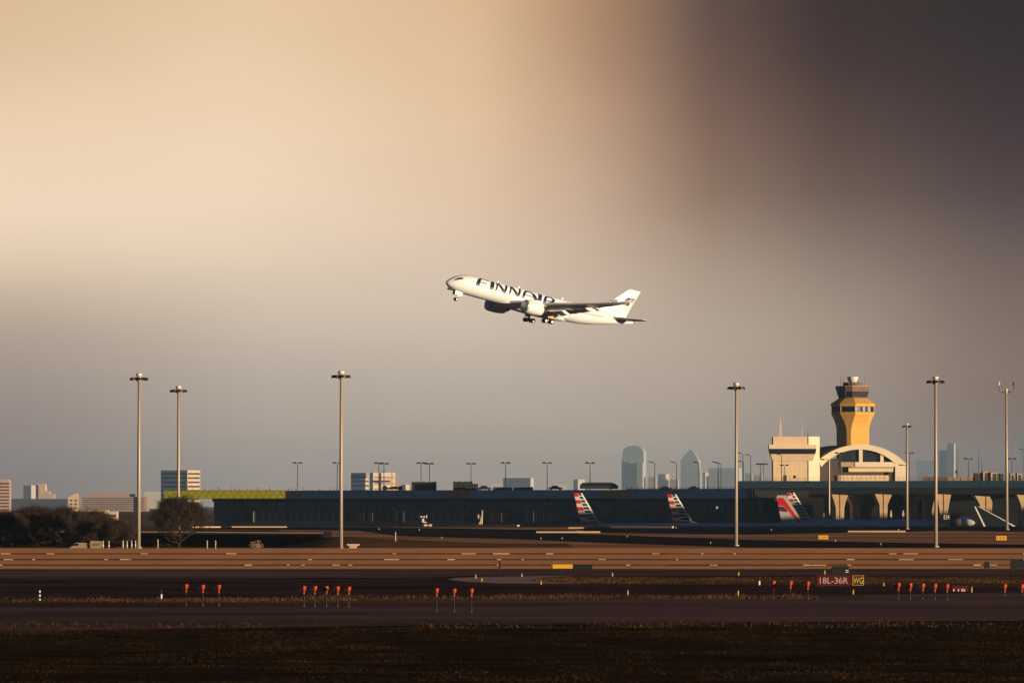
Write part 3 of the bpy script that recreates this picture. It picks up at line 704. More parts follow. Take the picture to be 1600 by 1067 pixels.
for px, h in ((1220, 9), (1253.5, 7), (1263, 3)):
    ms = MB()
    if h > 8:
        for sx in (-.7, .7): ms.tube((bx_(px) + sx, 3, bz(682) - .2), (bx_(px), 3, bz(682) + h * .8), .12, n=5)
        for k in range(4): ms.box((bx_(px) - .6 + k * .12, 2.95, bz(682) + k * 1.5), (bx_(px) + .6 - k * .12, 3.05, bz(682) + k * 1.5 + .12))
    ms.tube((bx_(px), 3, bz(682) - .2), (bx_(px), 3, bz(682) + h), .13, .05, 6)
    ms.build('roof_antenna', m_cream2 if h > 4 else m_dark, bl)

# ------------------------------------------------------------------ the white arch (barrel-vaulted hall)
AD = 2462.0
ax = lambda px: X(px, AD) - X(1345, AD)
az = lambda py: Z(py, AD) + 2
ar = thing('arched_hall', 'barrel-vaulted hall with a broad cream arch below the control tower', 'building', (X(1345, AD), AD, -2), R(4))
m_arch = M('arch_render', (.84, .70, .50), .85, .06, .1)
def circ(p, q, r):
    (x1, y1), (x2, y2), (x3, y3) = p, q, r
    a = np.array([[2 * (x2 - x1), 2 * (y2 - y1)], [2 * (x3 - x1), 2 * (y3 - y1)]]); b = np.array([x2 ** 2 - x1 ** 2 + y2 ** 2 - y1 ** 2, x3 ** 2 - x1 ** 2 + y3 ** 2 - y1 ** 2])
    c = np.linalg.solve(a, b); return c[0], c[1], math.hypot(x1 - c[0], y1 - c[1])
co = circ((ax(1281), az(717)), (ax(1347), az(694)), (ax(1419), az(727)))
ci_ = circ((ax(1283), az(729)), (ax(1347), az(702)), (ax(1401), az(726)))
NA = 40
def arcpt(c, x): return c[1] + math.sqrt(max(0, c[2] ** 2 - (x - c[0]) ** 2))
xs_o = [ax(1279) + (ax(1419) - ax(1279)) * i / NA for i in range(NA + 1)]
xs_i = [ax(1283) + (ax(1399) - ax(1283)) * i / NA for i in range(NA + 1)]
vs, fs = [], []
for i in range(NA + 1):
    xo, xi = xs_o[i], xs_i[i]; zo, zi = arcpt(co, xo), arcpt(ci_, xi)
    for y in (0, 2.2): vs += [(xo, y, zo), (xi, y, zi)]
for i in range(NA):
    a = i * 4; b = a + 4
    fs += [(a + 1, b + 1, b, a), (a + 2, b + 2, b + 3, a + 3), (a, b, b + 2, a + 2), (a + 3, b + 3, b + 1, a + 1)]
fs += [(0, 2, 3, 1), (NA * 4 + 1, NA * 4 + 3, NA * 4 + 2, NA * 4)]
fixn(MB().add(vs, fs).build('arch', m_arch, ar))
fixn(MB().box((ax(1399), .02, 0), (ax(1419), 2.2, arcpt(co, ax(1419)) - .02)).build('right_leg', m_arch, ar))
vs, fs = [], []
for i in range(NA + 1):
    xo = xs_o[i]; zo = arcpt(co, xo) - .1
    vs += [(xo, 2.2, zo), (xo - 6, 40, zo)]
fs = [(2 * i, 2 * i + 2, 2 * i + 3, 2 * i + 1) for i in range(NA)]
MB().add(vs, fs).build('vault_roof', M('vault_roofing', (.14, .10, .085), .85, .15, .3), ar)
MB().box((ax(1284), 2.3, 0), (ax(1399), 3.0, az(721))).build('rear_wall', M('shade_brown_render', (.085, .066, .064), .9, .1), ar)  # dark brown puts shade under the arch into wall and wing colour
# glazing under the arch in three lights
for a, b in ((1312, 1342.5), (1348, 1376), (1381, 1398)):
    pts = [(ax(a), az(721.5))] + [(ax(a) + (ax(b) - ax(a)) * i / 8, arcpt(ci_, ax(a) + (ax(b) - ax(a)) * i / 8) + .1) for i in range(9)] + [(ax(b), az(721.5))]
    MB().prism(pts, 1.5, 1.7).build('window_pane', m_towg, ar)
for a, b in ((1342.5, 1348), (1376, 1381)): MB().box((ax(a), .6, az(722)), (ax(b), 1.4, arcpt(ci_, ax(a)) + .2)).build('window_pier', m_arch, ar)
MB().box((ax(1314), .5, az(729)), (ax(1336), 1.45, az(721.6))).build('shaded_beam', M('shaded_arch_render', (.44, .33, .22), .85, .1), ar)  # darker copy of the arch colour paints this beam end as shaded
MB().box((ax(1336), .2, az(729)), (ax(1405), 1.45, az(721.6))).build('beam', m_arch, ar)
MB().box((ax(1326), .6, az(737)), (ax(1397), 2.2, az(730.2))).build('gallery_wall', m_cream, ar)
MB().box((ax(1330), .35, az(731.4)), (ax(1398), .58, az(729.1))).build('gallery_soffit', MATS['shaded_arch_render'], ar)
MB().box((ax(1309), .1, 0), (ax(1389), 2.2, az(742.3))).build('parapet_wall', m_cream, ar)
for k in range(11): MB().box((ax(1310 + k * 7.2), .02, az(749)), (ax(1310 + k * 7.2) + .15, .09, az(742.4))).build('parapet_joint', m_tan2, ar)
fixn(MB().prism([(ax(1282), 0), (ax(1282), az(728)), (ax(1300), az(717)), (ax(1311), az(717)), (ax(1311), 0)], 1.2, 2.25).build('shaded_wing', MATS['shade_brown_render'], ar))
MB().box((ax(1389.5), .9, 0), (ax(1398.5), 1.3, az(730.5))).build('doorway', M('dark_brown_door', (.07, .05, .045), .8, .1), ar)
for i, (px, lb) in enumerate(((1322, 'dark van in front of the arched hall'), (1350, 'dark car in front of the arched hall, centre'), (1366, 'dark car in front of the arched hall, right'))):
    lx, ly = vloc(px, 16); car((lx, ly, ZV2), R(4), m_carb, lb, sc=1.35 if i == 0 else 1.1, grp='cars on the viaduct')

# ------------------------------------------------------------------ off to the right: added unseen building, its steps shaped to shade the apron
sd = Vector((SUNV.x, SUNV.y, 0)).normalized(); pd = Vector((-sd.y, sd.x, 0))
cc = Vector((262, 1800, 0))
cn = thing('shade_caster_building', 'unseen stepped building added at right to shade the apron', 'terminal', (cc.x, cc.y, APZ), math.atan2(pd.y, pd.x))
for xa, xb, hh in ((-58, 30, 22.2), (30.1, 57.9, 16.5), (58, 100, 22.2), (100.1, 199.9, 2.0), (200, 310, 22.2)):
    MB().box((xa, -34, 0), (xb, 0, hh - APZ)).build('wall', m_fasc, cn)
    MB().box((xa - .5, -35, hh - APZ), (xb + .5 if xb > 300 else xb, 1, hh + .6 - APZ)).build('roof', m_roof, cn)
for k in [*range(6, 13), *range(17, 20), *range(31, 41)]: MB().box((-108 + k * 10, .0, 4), (-101 + k * 10, .1, 26)).build('window_pane', m_glass, cn)

# ------------------------------------------------------------------ buildings toward the horizon
def hex3(o): return o
m_lit = {}
def block(px0, px1, ytop, D, label, wall, nm='office_building', ang=0.0, floors=0, depth=None, win=None, pxm=None, lit_wall=None, ybase=806, crown=None, cat='building', grp='buildings on the horizon', turn=0.0):
    """a distant building: two visible faces when pxm gives the corner between them"""
    s = D / F; zt = Z(ytop, D); W = (px1 - px0) * s
    xm = X(px1 if pxm is None else pxm, D)
    t = thing(nm, label, cat, (X((px0 + px1) / 2, D), D, 0), -turn, grp)
    cx = X((px0 + px1) / 2, D); x0, x1 = X(px0, D) - cx, X(px1, D) - cx; xc = xm - cx
    dep = depth or W * .5
    if turn:
        dep = W * .28; hw = (W - dep * math.sin(turn)) / math.cos(turn) / 2; x0, x1, xc = -hw - dep * .25, hw - dep * .25, hw - dep * .25
    if pxm is None: plan = [(x0, 0), (x1, 0), (x1, dep), (x0, dep)]
    else:
        wl, wr = xc - x0, x1 - xc
        plan = [(x0, wl * .55), (xc, 0), (x1, wr * .9), (x0 + x1 - xc, wl * .55 + wr * .9)]
    m_ = MB().loft([[(x, y, z) for x, y in plan] for z in (0, zt)])
    mats = [wall, lit_wall or wall]  # second colour paints sunlight onto the right-hand face
    for i in range(len(m_.mi)): m_.mi[i] = 0
    if pxm is not None: m_.mi[1] = 1
    o = m_.build('wall', mats, t)
    if floors:
        zb = max(1, Z(ybase, D)); fh = (zt - zb) / (floors + .4)
        for k in range(floors):
            za = zb + fh * (k + .35); zc = za + fh * .45
            for i in range(1 if pxm is None else 2):
                a, b = Vector(plan[i]), Vector(plan[i + 1]); e = (b - a).normalized(); nrm = Vector((e.y, -e.x)) * .12
                a2, b2 = a + e * (b - a).length * .04 + nrm, b - e * (b - a).length * .04 + nrm
                MB().loft([[(a2.x, a2.y, z), (b2.x, b2.y, z), (b2.x - nrm.x * 3, b2.y - nrm.y * 3, z), (a2.x - nrm.x * 3, a2.y - nrm.y * 3, z)] for z in (za, zc)]).build('window_strip', win or m_glass, t)
    if crown: crown(t, x0, x1, zt, s)
    return t
m_pink = M('pink_stone', (.52, .34, .27), .85, .1, .05)
m_pinks = M('dull_stone', (.34, .25, .22), .85, .1, .05)
m_blueg = M('blue_glass_wall', (.26, .44, .66), .35, .15, .05, spec=.4)
m_creamb = M('cream_stone', (.62, .47, .33), .85, .08, .05)
m_greyb = M('grey_stone', (.26, .25, .26), .85, .1, .05)
m_haz = M('hazy_concrete', (.48, .46, .44), .85, .1, .01)  # distance haze put into this pale tone and the glass one below
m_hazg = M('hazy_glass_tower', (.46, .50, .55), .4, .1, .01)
m_wins = M('dark_windows', (.05, .055, .075), .3, .2, .05)  # dark blue-grey of the window strips
def sign_crown(t, x0, x1, zt, s):
    MB().box((x0 + (x1 - x0) * .45, -.5, zt - 5 * s * 1.2), (x0 + (x1 - x0) * .6, -.2, zt - 2 * s)).build('wall_sign', m_dark, t)
    MB().box((x0, .2, zt), (x1 - 3 * s, 20, zt + 2.0 * s)).build('penthouse', m_pink, t)
block(-22, 16, 751, 5600, 'pink stone office tower with dark window bands at the left edge', m_pink, floors=9, win=m_wins, crown=sign_crown)
def two_tower(t, x0, x1, zt, s):
    MB().box((x0 + 24 * s, 5, 0), (x0 + 34 * s, 60, zt + 2.5 * s)).build('right_tower', m_pink, t)
    MB().box((x0 + 34.2 * s, 5, 0), (x0 + 41 * s, 60, zt - 9 * s)).build('stepped_wing', m_pink, t)
    MB().box((x0 + 41.2 * s, 5, 0), (x0 + 48 * s, 60, zt - 14 * s)).build('stepped_wing', m_pink, t)
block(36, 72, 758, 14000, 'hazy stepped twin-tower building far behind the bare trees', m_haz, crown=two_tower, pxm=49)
block(17, 104, 779, 9000, 'long low dark blue building behind the bare trees', M('dark_blue_wall', (.05, .065, .10), .6, .15, .02), floors=2, win=m_wins)
def office_crown(t, x0, x1, zt, s):
    MB().box((x0 + 12 * s, 3, zt), (x1 - 17 * s, 30, zt + 5.5 * s)).build('penthouse', m_pinks, t)
    c = MB().box((x0 - 17 * s, -2, 0), (x0 - .5, 22, zt - .5 * s)).build('corner_tower', m_creamb, t)
    MB().prism([(x0 - 17 * s, zt - .4 * s), (x0 - .6, zt - .4 * s), (x0 - 2 * s, zt + 5 * s), (x0 - 5 * s, zt + 5.5 * s)], -2, 20).build('gable', m_creamb, t)
    for r_ in range(4):
        for q_ in range(2):
            MB().box((x0 - (14 - q_ * 7) * s, -2.3, zt - (7 + r_ * 6) * s), (x0 - (10.5 - q_ * 7) * s, -1.9, zt - (4 + r_ * 6) * s)).build('window', m_wins, c)
    for k in range(1):
        MB().box((x1 - 15 * s, -3, 0), (x1 - 12.5 * s, -.2, zt + 5 * s)).build('white_fin', m_creamb, t)
block(124, 230, 776, 7000, 'long office block with striped windows and a cream corner tower', m_pinks, floors=7, win=m_wins, crown=office_crown, ybase=812)
block(250, 312, 734.5, 7600, 'blue glass office tower with a bright striped right side, behind the single bare tree', m_blueg, floors=9, win=m_wins, pxm=293, lit_wall=m_creamb, ybase=800)
block(150, 183, 799, 2600, 'small tan flat-roofed building in front of the striped office block', m_creamb, crown=lambda t, x0, x1, zt, s: MB().box((x0 + .5, 1, zt), (x0 + 19 * s, 8, zt + 2.4 * s)).build('upper_storey', m_creamb, t), floors=1, win=m_wins, ybase=812, depth=10)
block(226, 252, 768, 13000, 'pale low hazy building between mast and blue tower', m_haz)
def b7(t, x0, x1, zt, s): MB().box((x1 - 4 * s, -3, Z(747, 9200)), (x1 + .5, 10, zt + .3)).build('sunlit_corner', m_creamb, t)  # cream strip paints sunlight on the building edge
block(548, 576, 738.5, 9200, 'square blue glass building left of the cream tower block', m_blueg, floors=4, win=M('deep_blue_windows', (.05, .09, .14), .3, .2), crown=b7, ybase=770, pxm=571, lit_wall=m_creamb)
def b8(t, x0, x1, zt, s):
    xm = x0 + 22 * s; MB().loft([[(xm - 5 * s, 2, zt), (xm + 5 * s, 2, zt), (xm + 5 * s, 2 + 10 * s, zt), (xm - 5 * s, 2 + 10 * s, zt)], [(xm - .2 * s, 2 + 5 * s, zt + 5.5 * s), (xm + .2 * s, 2 + 5 * s, zt + 5.5 * s), (xm + .2 * s, 2 + 5.2 * s, zt + 5.5 * s), (xm - .2 * s, 2 + 5.2 * s, zt + 5.5 * s)]]).build('pyramid_roof', m_blueg, t)
    MB().box((x1 - 6 * s, -3, 0), (x1 - 3.5 * s, -.2, zt)).build('white_fin', m_creamb, t)
    MB().box((x0 + 2 * s, -2.6, Z(753, 9000)), (x1 - 7 * s, -.2, Z(750, 9000))).build('window_strip', m_wins, t)
block(578, 617, 738, 9000, 'cream tower block with a small pyramid roof', m_creamb, floors=3, win=m_pinks, crown=b8, ybase=770, pxm=583, wall=None) if False else block(578, 617, 738, 9000, 'cream tower block with a small pyramid roof', m_blueg, floors=3, win=m_pinks, crown=b8, ybase=770, pxm=583, lit_wall=m_creamb)
block(617, 623, 746, 9600, 'narrow reddish building right of the cream tower block', m_pink)
block(627, 640, 757, 11000, 'small pale hazy building left of the first green roof unit', m_hazg, pxm=634, lit_wall=m_creamb)
block(786, 834, 746.5, 15000, 'wide pale hazy block above the blue containers', m_hazg, pxm=829, lit_wall=m_haz)
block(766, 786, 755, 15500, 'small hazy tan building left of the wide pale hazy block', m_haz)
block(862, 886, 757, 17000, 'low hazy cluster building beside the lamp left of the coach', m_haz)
block(896, 914, 749, 17500, 'hazy stepped tower behind the rear of the dark coach', m_hazg, pxm=903, lit_wall=m_haz)
# the skyline
SD = 27000.0
def tower_round(t, x0, x1, zt, s):
    n = 10; pts = []
    w_ = x1 - x0
    for i in range(n + 1):
        a = math.pi * i / n; pts.append((x0 + w_ / 2 + w_ * .5 * math.cos(a), zt + w_ * .36 * math.sin(a) ** .8 if 0 < i < n else zt))
    MB().prism(pts, 0, w_ * .28).build('rounded_top', m_hazg, t)
    MB().box((x0 - 2 * s, 5, 0), (x0 - .1, w_ * .26, zt - 9 * s)).build('side_wing', m_hazg, t)
    MB().box((x1 - 9 * s, -6 * s, 0), (x1 + .5 * s, -1, zt - 14 * s)).build('lit_side_block', m_haz, t)
    for k in range(3): MB().box((x0 + (12 + 4 * k) * s, -6, zt - (30 + k * 6) * s), (x0 + (13.2 + 4 * k) * s, -1, zt - (12 + k * 2) * s)).build('light_slot', m_haz, t)
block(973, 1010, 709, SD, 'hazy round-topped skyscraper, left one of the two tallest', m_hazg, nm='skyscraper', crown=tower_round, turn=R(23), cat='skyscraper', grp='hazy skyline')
def tower_point(t, x0, x1, zt, s):
    w_ = x1 - x0; xm = (x0 + x1) / 2
    MB().loft([[(x0, 0, zt), (x1, 0, zt), (x1, w_ * .28, zt), (x0, w_ * .28, zt)], [(x0 + 4 * s, w_ * .04, zt + 7 * s), (x1 - 4 * s, w_ * .04, zt + 7 * s), (x1 - 4 * s, w_ * .24, zt + 7 * s), (x0 + 4 * s, w_ * .24, zt + 7 * s)],
               [(xm - s, w_ * .12, zt + 18 * s), (xm + s, w_ * .12, zt + 18 * s), (xm + s, w_ * .16, zt + 18 * s), (xm - s, w_ * .16, zt + 18 * s)]]).build('pointed_top', m_hazg, t)
    MB().box((x1 + .1, 10, 0), (x1 + 2 * s, w_ * .24, zt - 12 * s)).build('side_wing', m_haz, t)
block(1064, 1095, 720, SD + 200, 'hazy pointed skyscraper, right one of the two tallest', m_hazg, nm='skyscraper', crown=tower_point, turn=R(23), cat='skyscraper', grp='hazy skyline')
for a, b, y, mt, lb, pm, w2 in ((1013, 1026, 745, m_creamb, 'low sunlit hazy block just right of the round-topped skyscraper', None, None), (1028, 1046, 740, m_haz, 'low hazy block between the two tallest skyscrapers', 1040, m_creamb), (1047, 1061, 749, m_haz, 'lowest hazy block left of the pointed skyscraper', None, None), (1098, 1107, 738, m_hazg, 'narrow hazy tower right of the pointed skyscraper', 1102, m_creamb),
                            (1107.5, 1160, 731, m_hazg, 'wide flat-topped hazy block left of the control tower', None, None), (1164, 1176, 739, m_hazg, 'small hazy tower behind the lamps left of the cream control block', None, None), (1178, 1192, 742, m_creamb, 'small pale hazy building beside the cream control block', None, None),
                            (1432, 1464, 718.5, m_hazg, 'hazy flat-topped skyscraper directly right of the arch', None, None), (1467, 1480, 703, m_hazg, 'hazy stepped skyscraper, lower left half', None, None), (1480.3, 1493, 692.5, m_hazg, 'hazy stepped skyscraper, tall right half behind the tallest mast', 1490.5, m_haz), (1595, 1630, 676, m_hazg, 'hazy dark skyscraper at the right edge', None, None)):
    block(a, b, y, SD + rnd.uniform(-800, 800), lb, mt, nm='skyscraper', pxm=pm, lit_wall=w2, depth=60, turn=R(23) if pm is None else 0.0, cat='skyscraper', grp='hazy skyline')
# ------------------------------------------------------------------ the airliner taking off
m_fus = M('aircraft_white', (.88, .91, .95), .32, .03, .1, spec=.5)
m_und = M('aircraft_grey', (.84, .85, .90), .4, .06, .2, spec=.4)
m_fan = M('fan_blue', (.04, .10, .15), .4, .3, 1.0, spec=.4)
m_exh = M('exhaust_metal', (.10, .09, .09), .45, .2, metal=.5)
FUS = [(0, .06, .06, -.9), (.35, .62, .60, -.86), (.9, 1.05, 1.05, -.78), (1.8, 1.58, 1.62, -.62), (3.0, 2.05, 2.15, -.42), (4.5, 2.46, 2.58, -.22), (6.2, 2.76, 2.84, -.08), (8.5, 2.95, 2.98, 0), (11, 2.98, 3.02, 0),
       (43, 2.98, 3.02, 0), (47, 2.9, 2.9, .12), (51, 2.62, 2.58, .42), (55, 2.15, 2.12, .82), (59, 1.55, 1.6, 1.22), (62.5, 1.02, 1.1, 1.5), (65, .6, .66, 1.68), (66.2, .3, .34, 1.76)]
def fsec(s):
    for a, b in zip(FUS[:-1], FUS[1:]):
        if a[0] <= s <= b[0]:
            k = (s - a[0]) / (b[0] - a[0]); return [a[i] + (b[i] - a[i]) * k for i in (1, 2, 3)]
    return FUS[-1][1:]
def onfus(s, arc, side=1, off=.03):
    """a point on the skin, arc metres up round the side from the widest line"""
    ry, rz, zc = fsec(s); th = arc / 2.98
    return (-s, side * (ry + off) * math.cos(th), zc + (rz + off) * math.sin(th))
def foil(y, sle, ch, z, th):
    return [(-(sle + u * ch), y, z + v * th) for u, v in ((0, 0), (.04, .35), (.18, .56), (.45, .5), (.75, .25), (1, .03), (1, -.03), (.75, -.1), (.45, -.36), (.18, -.45), (.04, -.28))]
A = thing('flying_airliner', 'white twin-engined airliner climbing with landing gear down', 'airliner')
ss = [f[0] for f in FUS]; ss = sorted(set(ss + [13, 20, 28, 36]))
NF = 28
MB().loft([[(-s, fsec(s)[0] * math.cos(2 * math.pi * i / NF), fsec(s)[2] + fsec(s)[1] * math.sin(2 * math.pi * i / NF)) for i in range(NF)] for s in ss]).build('fuselage', m_fus, A, True)
bf = [(18, .2, .1), (20.5, 2.2, .45), (24, 3.2, .75), (30, 3.5, .95), (36, 3.4, .85), (40, 2.4, .5), (43.5, .3, .1)]
MB().loft([[(-s, wy * math.cos(2 * math.pi * i / 16), -2.4 + (1.3 if math.sin(2 * math.pi * i / 16) > 0 else hz_ + .6) * math.sin(2 * math.pi * i / 16)) for i in range(16)] for s, wy, hz_ in bf]).build('belly_fairing', m_fus, A, True)
# cockpit mask
for sd_ in (1, -1):
    vs, fs = [], []
    top = [(1.55, 1.15), (2.2, 1.72), (3.0, 2.0), (3.9, 2.05), (4.5, 1.75)]; bot = [(1.35, .75), (2.1, 1.1), (3.0, 1.25), (3.9, 1.32), (4.4, 1.45)]
    for (sa, aa), (sb, ab) in zip(top, bot):
        for k in range(4):
            u = k / 3; s_ = sb + (sa - sb) * u; ar_ = ab + (aa - ab) * u
            ry, rz, zc = fsec(s_); th = ar_ / 2.4; vs.append((-s_, sd_ * (ry + .03) * math.cos(th), zc + (rz + .03) * math.sin(th)))
    fs = [(i * 4 + k, i * 4 + k + 1, i * 4 + k + 5, i * 4 + k + 4) for i in range(4) for k in range(3)]
    MB().add(vs, fs).build('cockpit_window', m_black, A)
# rows of cabin windows, joined: each is under two pixels
for sd_ in (1, -1):
    w_ = MB(); s_ = 9.0
    while s_ < 54.5:
        if not any(abs(s_ - d) < .8 for d in (12.5, 20.2, 39.5)):
            w_.add([onfus(s_, .12, sd_), onfus(s_ + .32, .12, sd_), onfus(s_ + .32, .60, sd_), onfus(s_, .60, sd_)], [(0, 1, 2, 3)])
        s_ += .6
    tag(w_.build('cabin_windows', M('cabin_window_glass', (.035, .03, .035), .3, .2), A), kind='stuff')
    for d in (7.4, 16.2 if False else 20.2, 39.5, 55.2):
        dr = MB()
        for u0, u1, a0, a1 in ((0, .06, -.7, 1.4), (1.05, 1.11, -.7, 1.4), (.06, 1.05, 1.34, 1.4), (.06, 1.05, -.7, -.64)):
            n_ = 5; pts = []
            for k in range(n_): a = a0 + (a1 - a0) * k / (n_ - 1); pts += [onfus(d + u0, a, sd_, .02), onfus(d + u1, a, sd_, .02)]
            dr.add(pts, [(2 * k, 2 * k + 1, 2 * k + 3, 2 * k + 2) for k in range(n_ - 1)])
        dr.build('door_outline', M('seam_grey', (.36, .36, .38), .5, .1), A)
# titles: pen strokes bent round the skin
def letter(name, s0, strokes, side=1, Hh=3.05, base=.10):
    s0 -= .9; strokes = [[(u, v, h * 1.4) for u, v, h in st] for st in strokes]
    m_ = MB()
    for st in strokes:
        fine = []
        for (u0, v0, h0), (u1, v1, h1) in zip(st[:-1], st[1:]):
            for k in range(5): q_ = k / 5; fine.append((u0 + (u1 - u0) * q_, (v0 + (v1 - v0) * q_) * Hh, h0 + (h1 - h0) * q_))
        fine.append((st[-1][0], st[-1][1] * Hh, st[-1][2]))
        vs = []
        for i, (u, v, h) in enumerate(fine):
            a, b = fine[max(0, i - 1)], fine[min(len(fine) - 1, i + 1)]; dx, dy = b[0] - a[0], b[1] - a[1]; L_ = math.hypot(dx, dy) or 1
            nx, ny = -dy / L_, dx / L_
            if abs(dy) > abs(dx) * .8: nx, ny = (-1 if dy > 0 else 1), 0      # upright strokes keep level ends
            for q_ in (-1, 1): vs.append(onfus(s0 + u + nx * h * q_, base + v + ny * h * q_, side, .035))
        m_.add(vs, [(2 * i, 2 * i + 1, 2 * i + 3, 2 * i + 2) for i in range(len(fine) - 1)])
    return m_.build('title_letter', m_navy, A)
Fg = [[(.2, 0, .42), (.65, .45, .42), (1.1, .78, .40), (1.7, .94, .30), (2.5, .96, .14), (4.7, .96, .13)], [(.75, .47, .10), (3.5, .47, .10)]]
Ig = [[(.45, 0, .48), (1.35, 1, .48)]]
Ng = [[(.15, 0, .2), (1.0, 1, .2)], [(1.0, 1, .42), (3.2, 0, .42)], [(3.2, 0, .28), (4.25, 1, .28)]]
Ag = [[(.2, 0, .3), (.7, .5, .3), (1.3, .8, .3), (2.2, .95, .2), (3.2, .93, .25), (4.0, .72, .45), (4.6, .35, .48), (4.95, 0, .48)], [(.7, .38, .09), (4.3, .38, .09)]]
Rg = [[(.2, 0, .34), (.7, .55, .34), (1.2, .82, .3), (2.1, .96, .16), (3.2, .92, .25), (3.8, .7, .4), (3.6, .48, .3), (2.8, .38, .15), (.9, .38, .12)], [(2.6, .38, .35), (4.2, 0, .42)]]
for s0, g in ((9.6, Fg), (14.2, Ig), (16.2, Ng), (21.0, Ng), (25.7, Ag), (31.1, Ig), (33.2, Rg)): letter('title_letter', s0, g)
# starboard titles read from the tail forward
def mir(g, W): return [[(W - u, v, h) for u, v, h in st] for st in g]
for s0, g in ((32.8, Fg), (31.2, Ig), (26.2, Ng), (21.4, Ng), (15.8, Ag), (14.2, Ig), (9.4, Rg)): letter('title_letter', s0, mir(g, 4.8 if g is not Ig else 1.8), -1)
# wings
ST = [(0, 19.6, 15.4, -1.9, 1.9), (3.0, 21.6, 13.2, -1.75, 1.75), (10.3, 27.0, 9.3, -.75, 1.15), (18, 32.5, 6.5, .55, .75), (25, 37.4, 4.4, 2.0, .45), (29, 40.1, 3.2, 3.05, .30), (31.0, 41.9, 2.3, 3.75, .20), (32.2, 43.9, 1.0, 4.6, .10)]
for sd_ in (1, -1):
    wg = fixn(MB().loft([foil(sd_ * y, a, c, z, th) for y, a, c, z, th in ST]).build('wing', m_und, A, True))
    for y, s_, L_, z in ((7.2, 33.2, 6.2, -2.2), (13.8, 33.3, 5.2, -1.0), (20.2, 36.2, 4.4, .25)):
        MB().loft([[(-(s_ + L_ * u), sd_ * y + r_ * .42 * math.cos(k * math.pi / 5), z - .15 + r_ * .62 * math.sin(k * math.pi / 5)) for k in range(10)] for u, r_ in ((0, .08), (.2, .75), (.5, 1), (.8, .7), (1, .1))]).build('flap_fairing', m_fus, wg, True)
    # lowered flaps
    for y0, y1, s0, s1, z0, z1, ch in ((3.4, 9.6, 33.8, 35.2, -2.35, -1.45, 2.6), (11.0, 21.5, 35.6, 39.3, -1.15, .85, 1.7)):
        MB().loft([[(-s0, sd_ * y0, z0), (-(s0 + ch), sd_ * y0, z0 - ch * .36), (-(s0 + ch), sd_ * y0, z0 - ch * .36 + .08), (-s0, sd_ * y0, z0 + .28)], [(-s1, sd_ * y1, z1), (-(s1 + ch * .8), sd_ * y1, z1 - ch * .26), (-(s1 + ch * .8), sd_ * y1, z1 - ch * .26 + .08), (-s1, sd_ * y1, z1 + .22)]]).build('flap', m_und, wg)
    # engine
    e0 = (-21.6, sd_ * 10.4, -2.75)
    en = MB().lathe([(1.45, -1.5), (1.5, -.4), (1.68, -.02), (1.82, -.03), (1.98, -.5), (2.07, -1.6), (2.05, -3.2), (1.86, -4.9), (1.62, -6.0), (1.5, -6.02), (1.2, -5.6)], e0, 28, 'x').build('engine_nacelle', m_fus, A, True)
    fixn(en)
    MB().lathe([(1.74, .02), (1.84, -.02), (2.0, -.5), (2.02, -.5), (1.86, .0), (1.76, .05)], e0, 28, 'x').build('inlet_lip', m_steel, en, True)
    MB().lathe([(1.44, -1.25), (1.44, -1.2)], e0, 24, 'x').build('fan', m_fan, en)
    MB().lathe([(.42, -1.2), (.3, -.85), (.04, -.55)], e0, 14, 'x').build('spinner', m_und, en, True)
    MB().lathe([(1.15, -5.5), (1.0, -6.6), (.85, -7.2), (.5, -7.3), (.1, -8.3)], e0, 20, 'x').build('exhaust_cone', m_exh, en, True)
    MB().loft([[(e0[0] - a, e0[1] + k, zt_) for a, k, zt_ in ((1.6, -.02, e0[2] + 2.0), (1.6, .02, e0[2] + 2.0), (7.5, .25, e0[2] + 1.4), (7.5, -.25, e0[2] + 1.4))], [(e0[0] - a, e0[1] + k, zt_) for a, k, zt_ in ((4.6, -.22, e0[2] + 2.6), (4.6, .22, e0[2] + 2.6), (9.5, .22, e0[2] + 2.1), (9.5, -.22, e0[2] + 2.1))]]).build('engine_pylon', m_fus, A)
    # tailplane
    fixn(MB().loft([foil(sd_ * y, a, c, z, th) for y, a, c, z, th in ((.4, 56.6, 6.6, 1.5, .6), (4.5, 59.9, 4.6, 1.95, .42), (8.6, 63.2, 2.8, 2.4, .25), (9.3, 64.2, 1.8, 2.5, .12))]).build('tailplane', m_und, A, True))
# fin
def vfoil(z, sle, ch, th): return [(-(sle + u * ch), v * th, z) for u, v in ((0, 0), (.06, .5), (.3, 1), (.6, .8), (1, .06), (1, -.06), (.6, -.8), (.3, -1), (.06, -.5))]
FN = [(2.2, 50.8, 12.6, .10), (3.4, 53.4, 10.2, .45), (7.0, 57.4, 7.5, .36), (10.6, 61.6, 4.9, .22), (11.35, 62.6, 4.1, .12)]
fin = fixn(MB().loft([vfoil(*q_) for q_ in FN]).build('tail_fin', m_fus, A, True))
def finpt(u, z, side):
    for a, b in zip(FN[:-1], FN[1:]):
        if a[0] <= z <= b[0]:
            k = (z - a[0]) / (b[0] - a[0]); sl, ch, th = [a[i] + (b[i] - a[i]) * k for i in (1, 2, 3)]
            tv = np.interp(u, [0, .06, .3, .6, 1], [0, .5, 1, .8, .06]) * th
            return (-(sl + u * ch), side * (tv + .03), z)
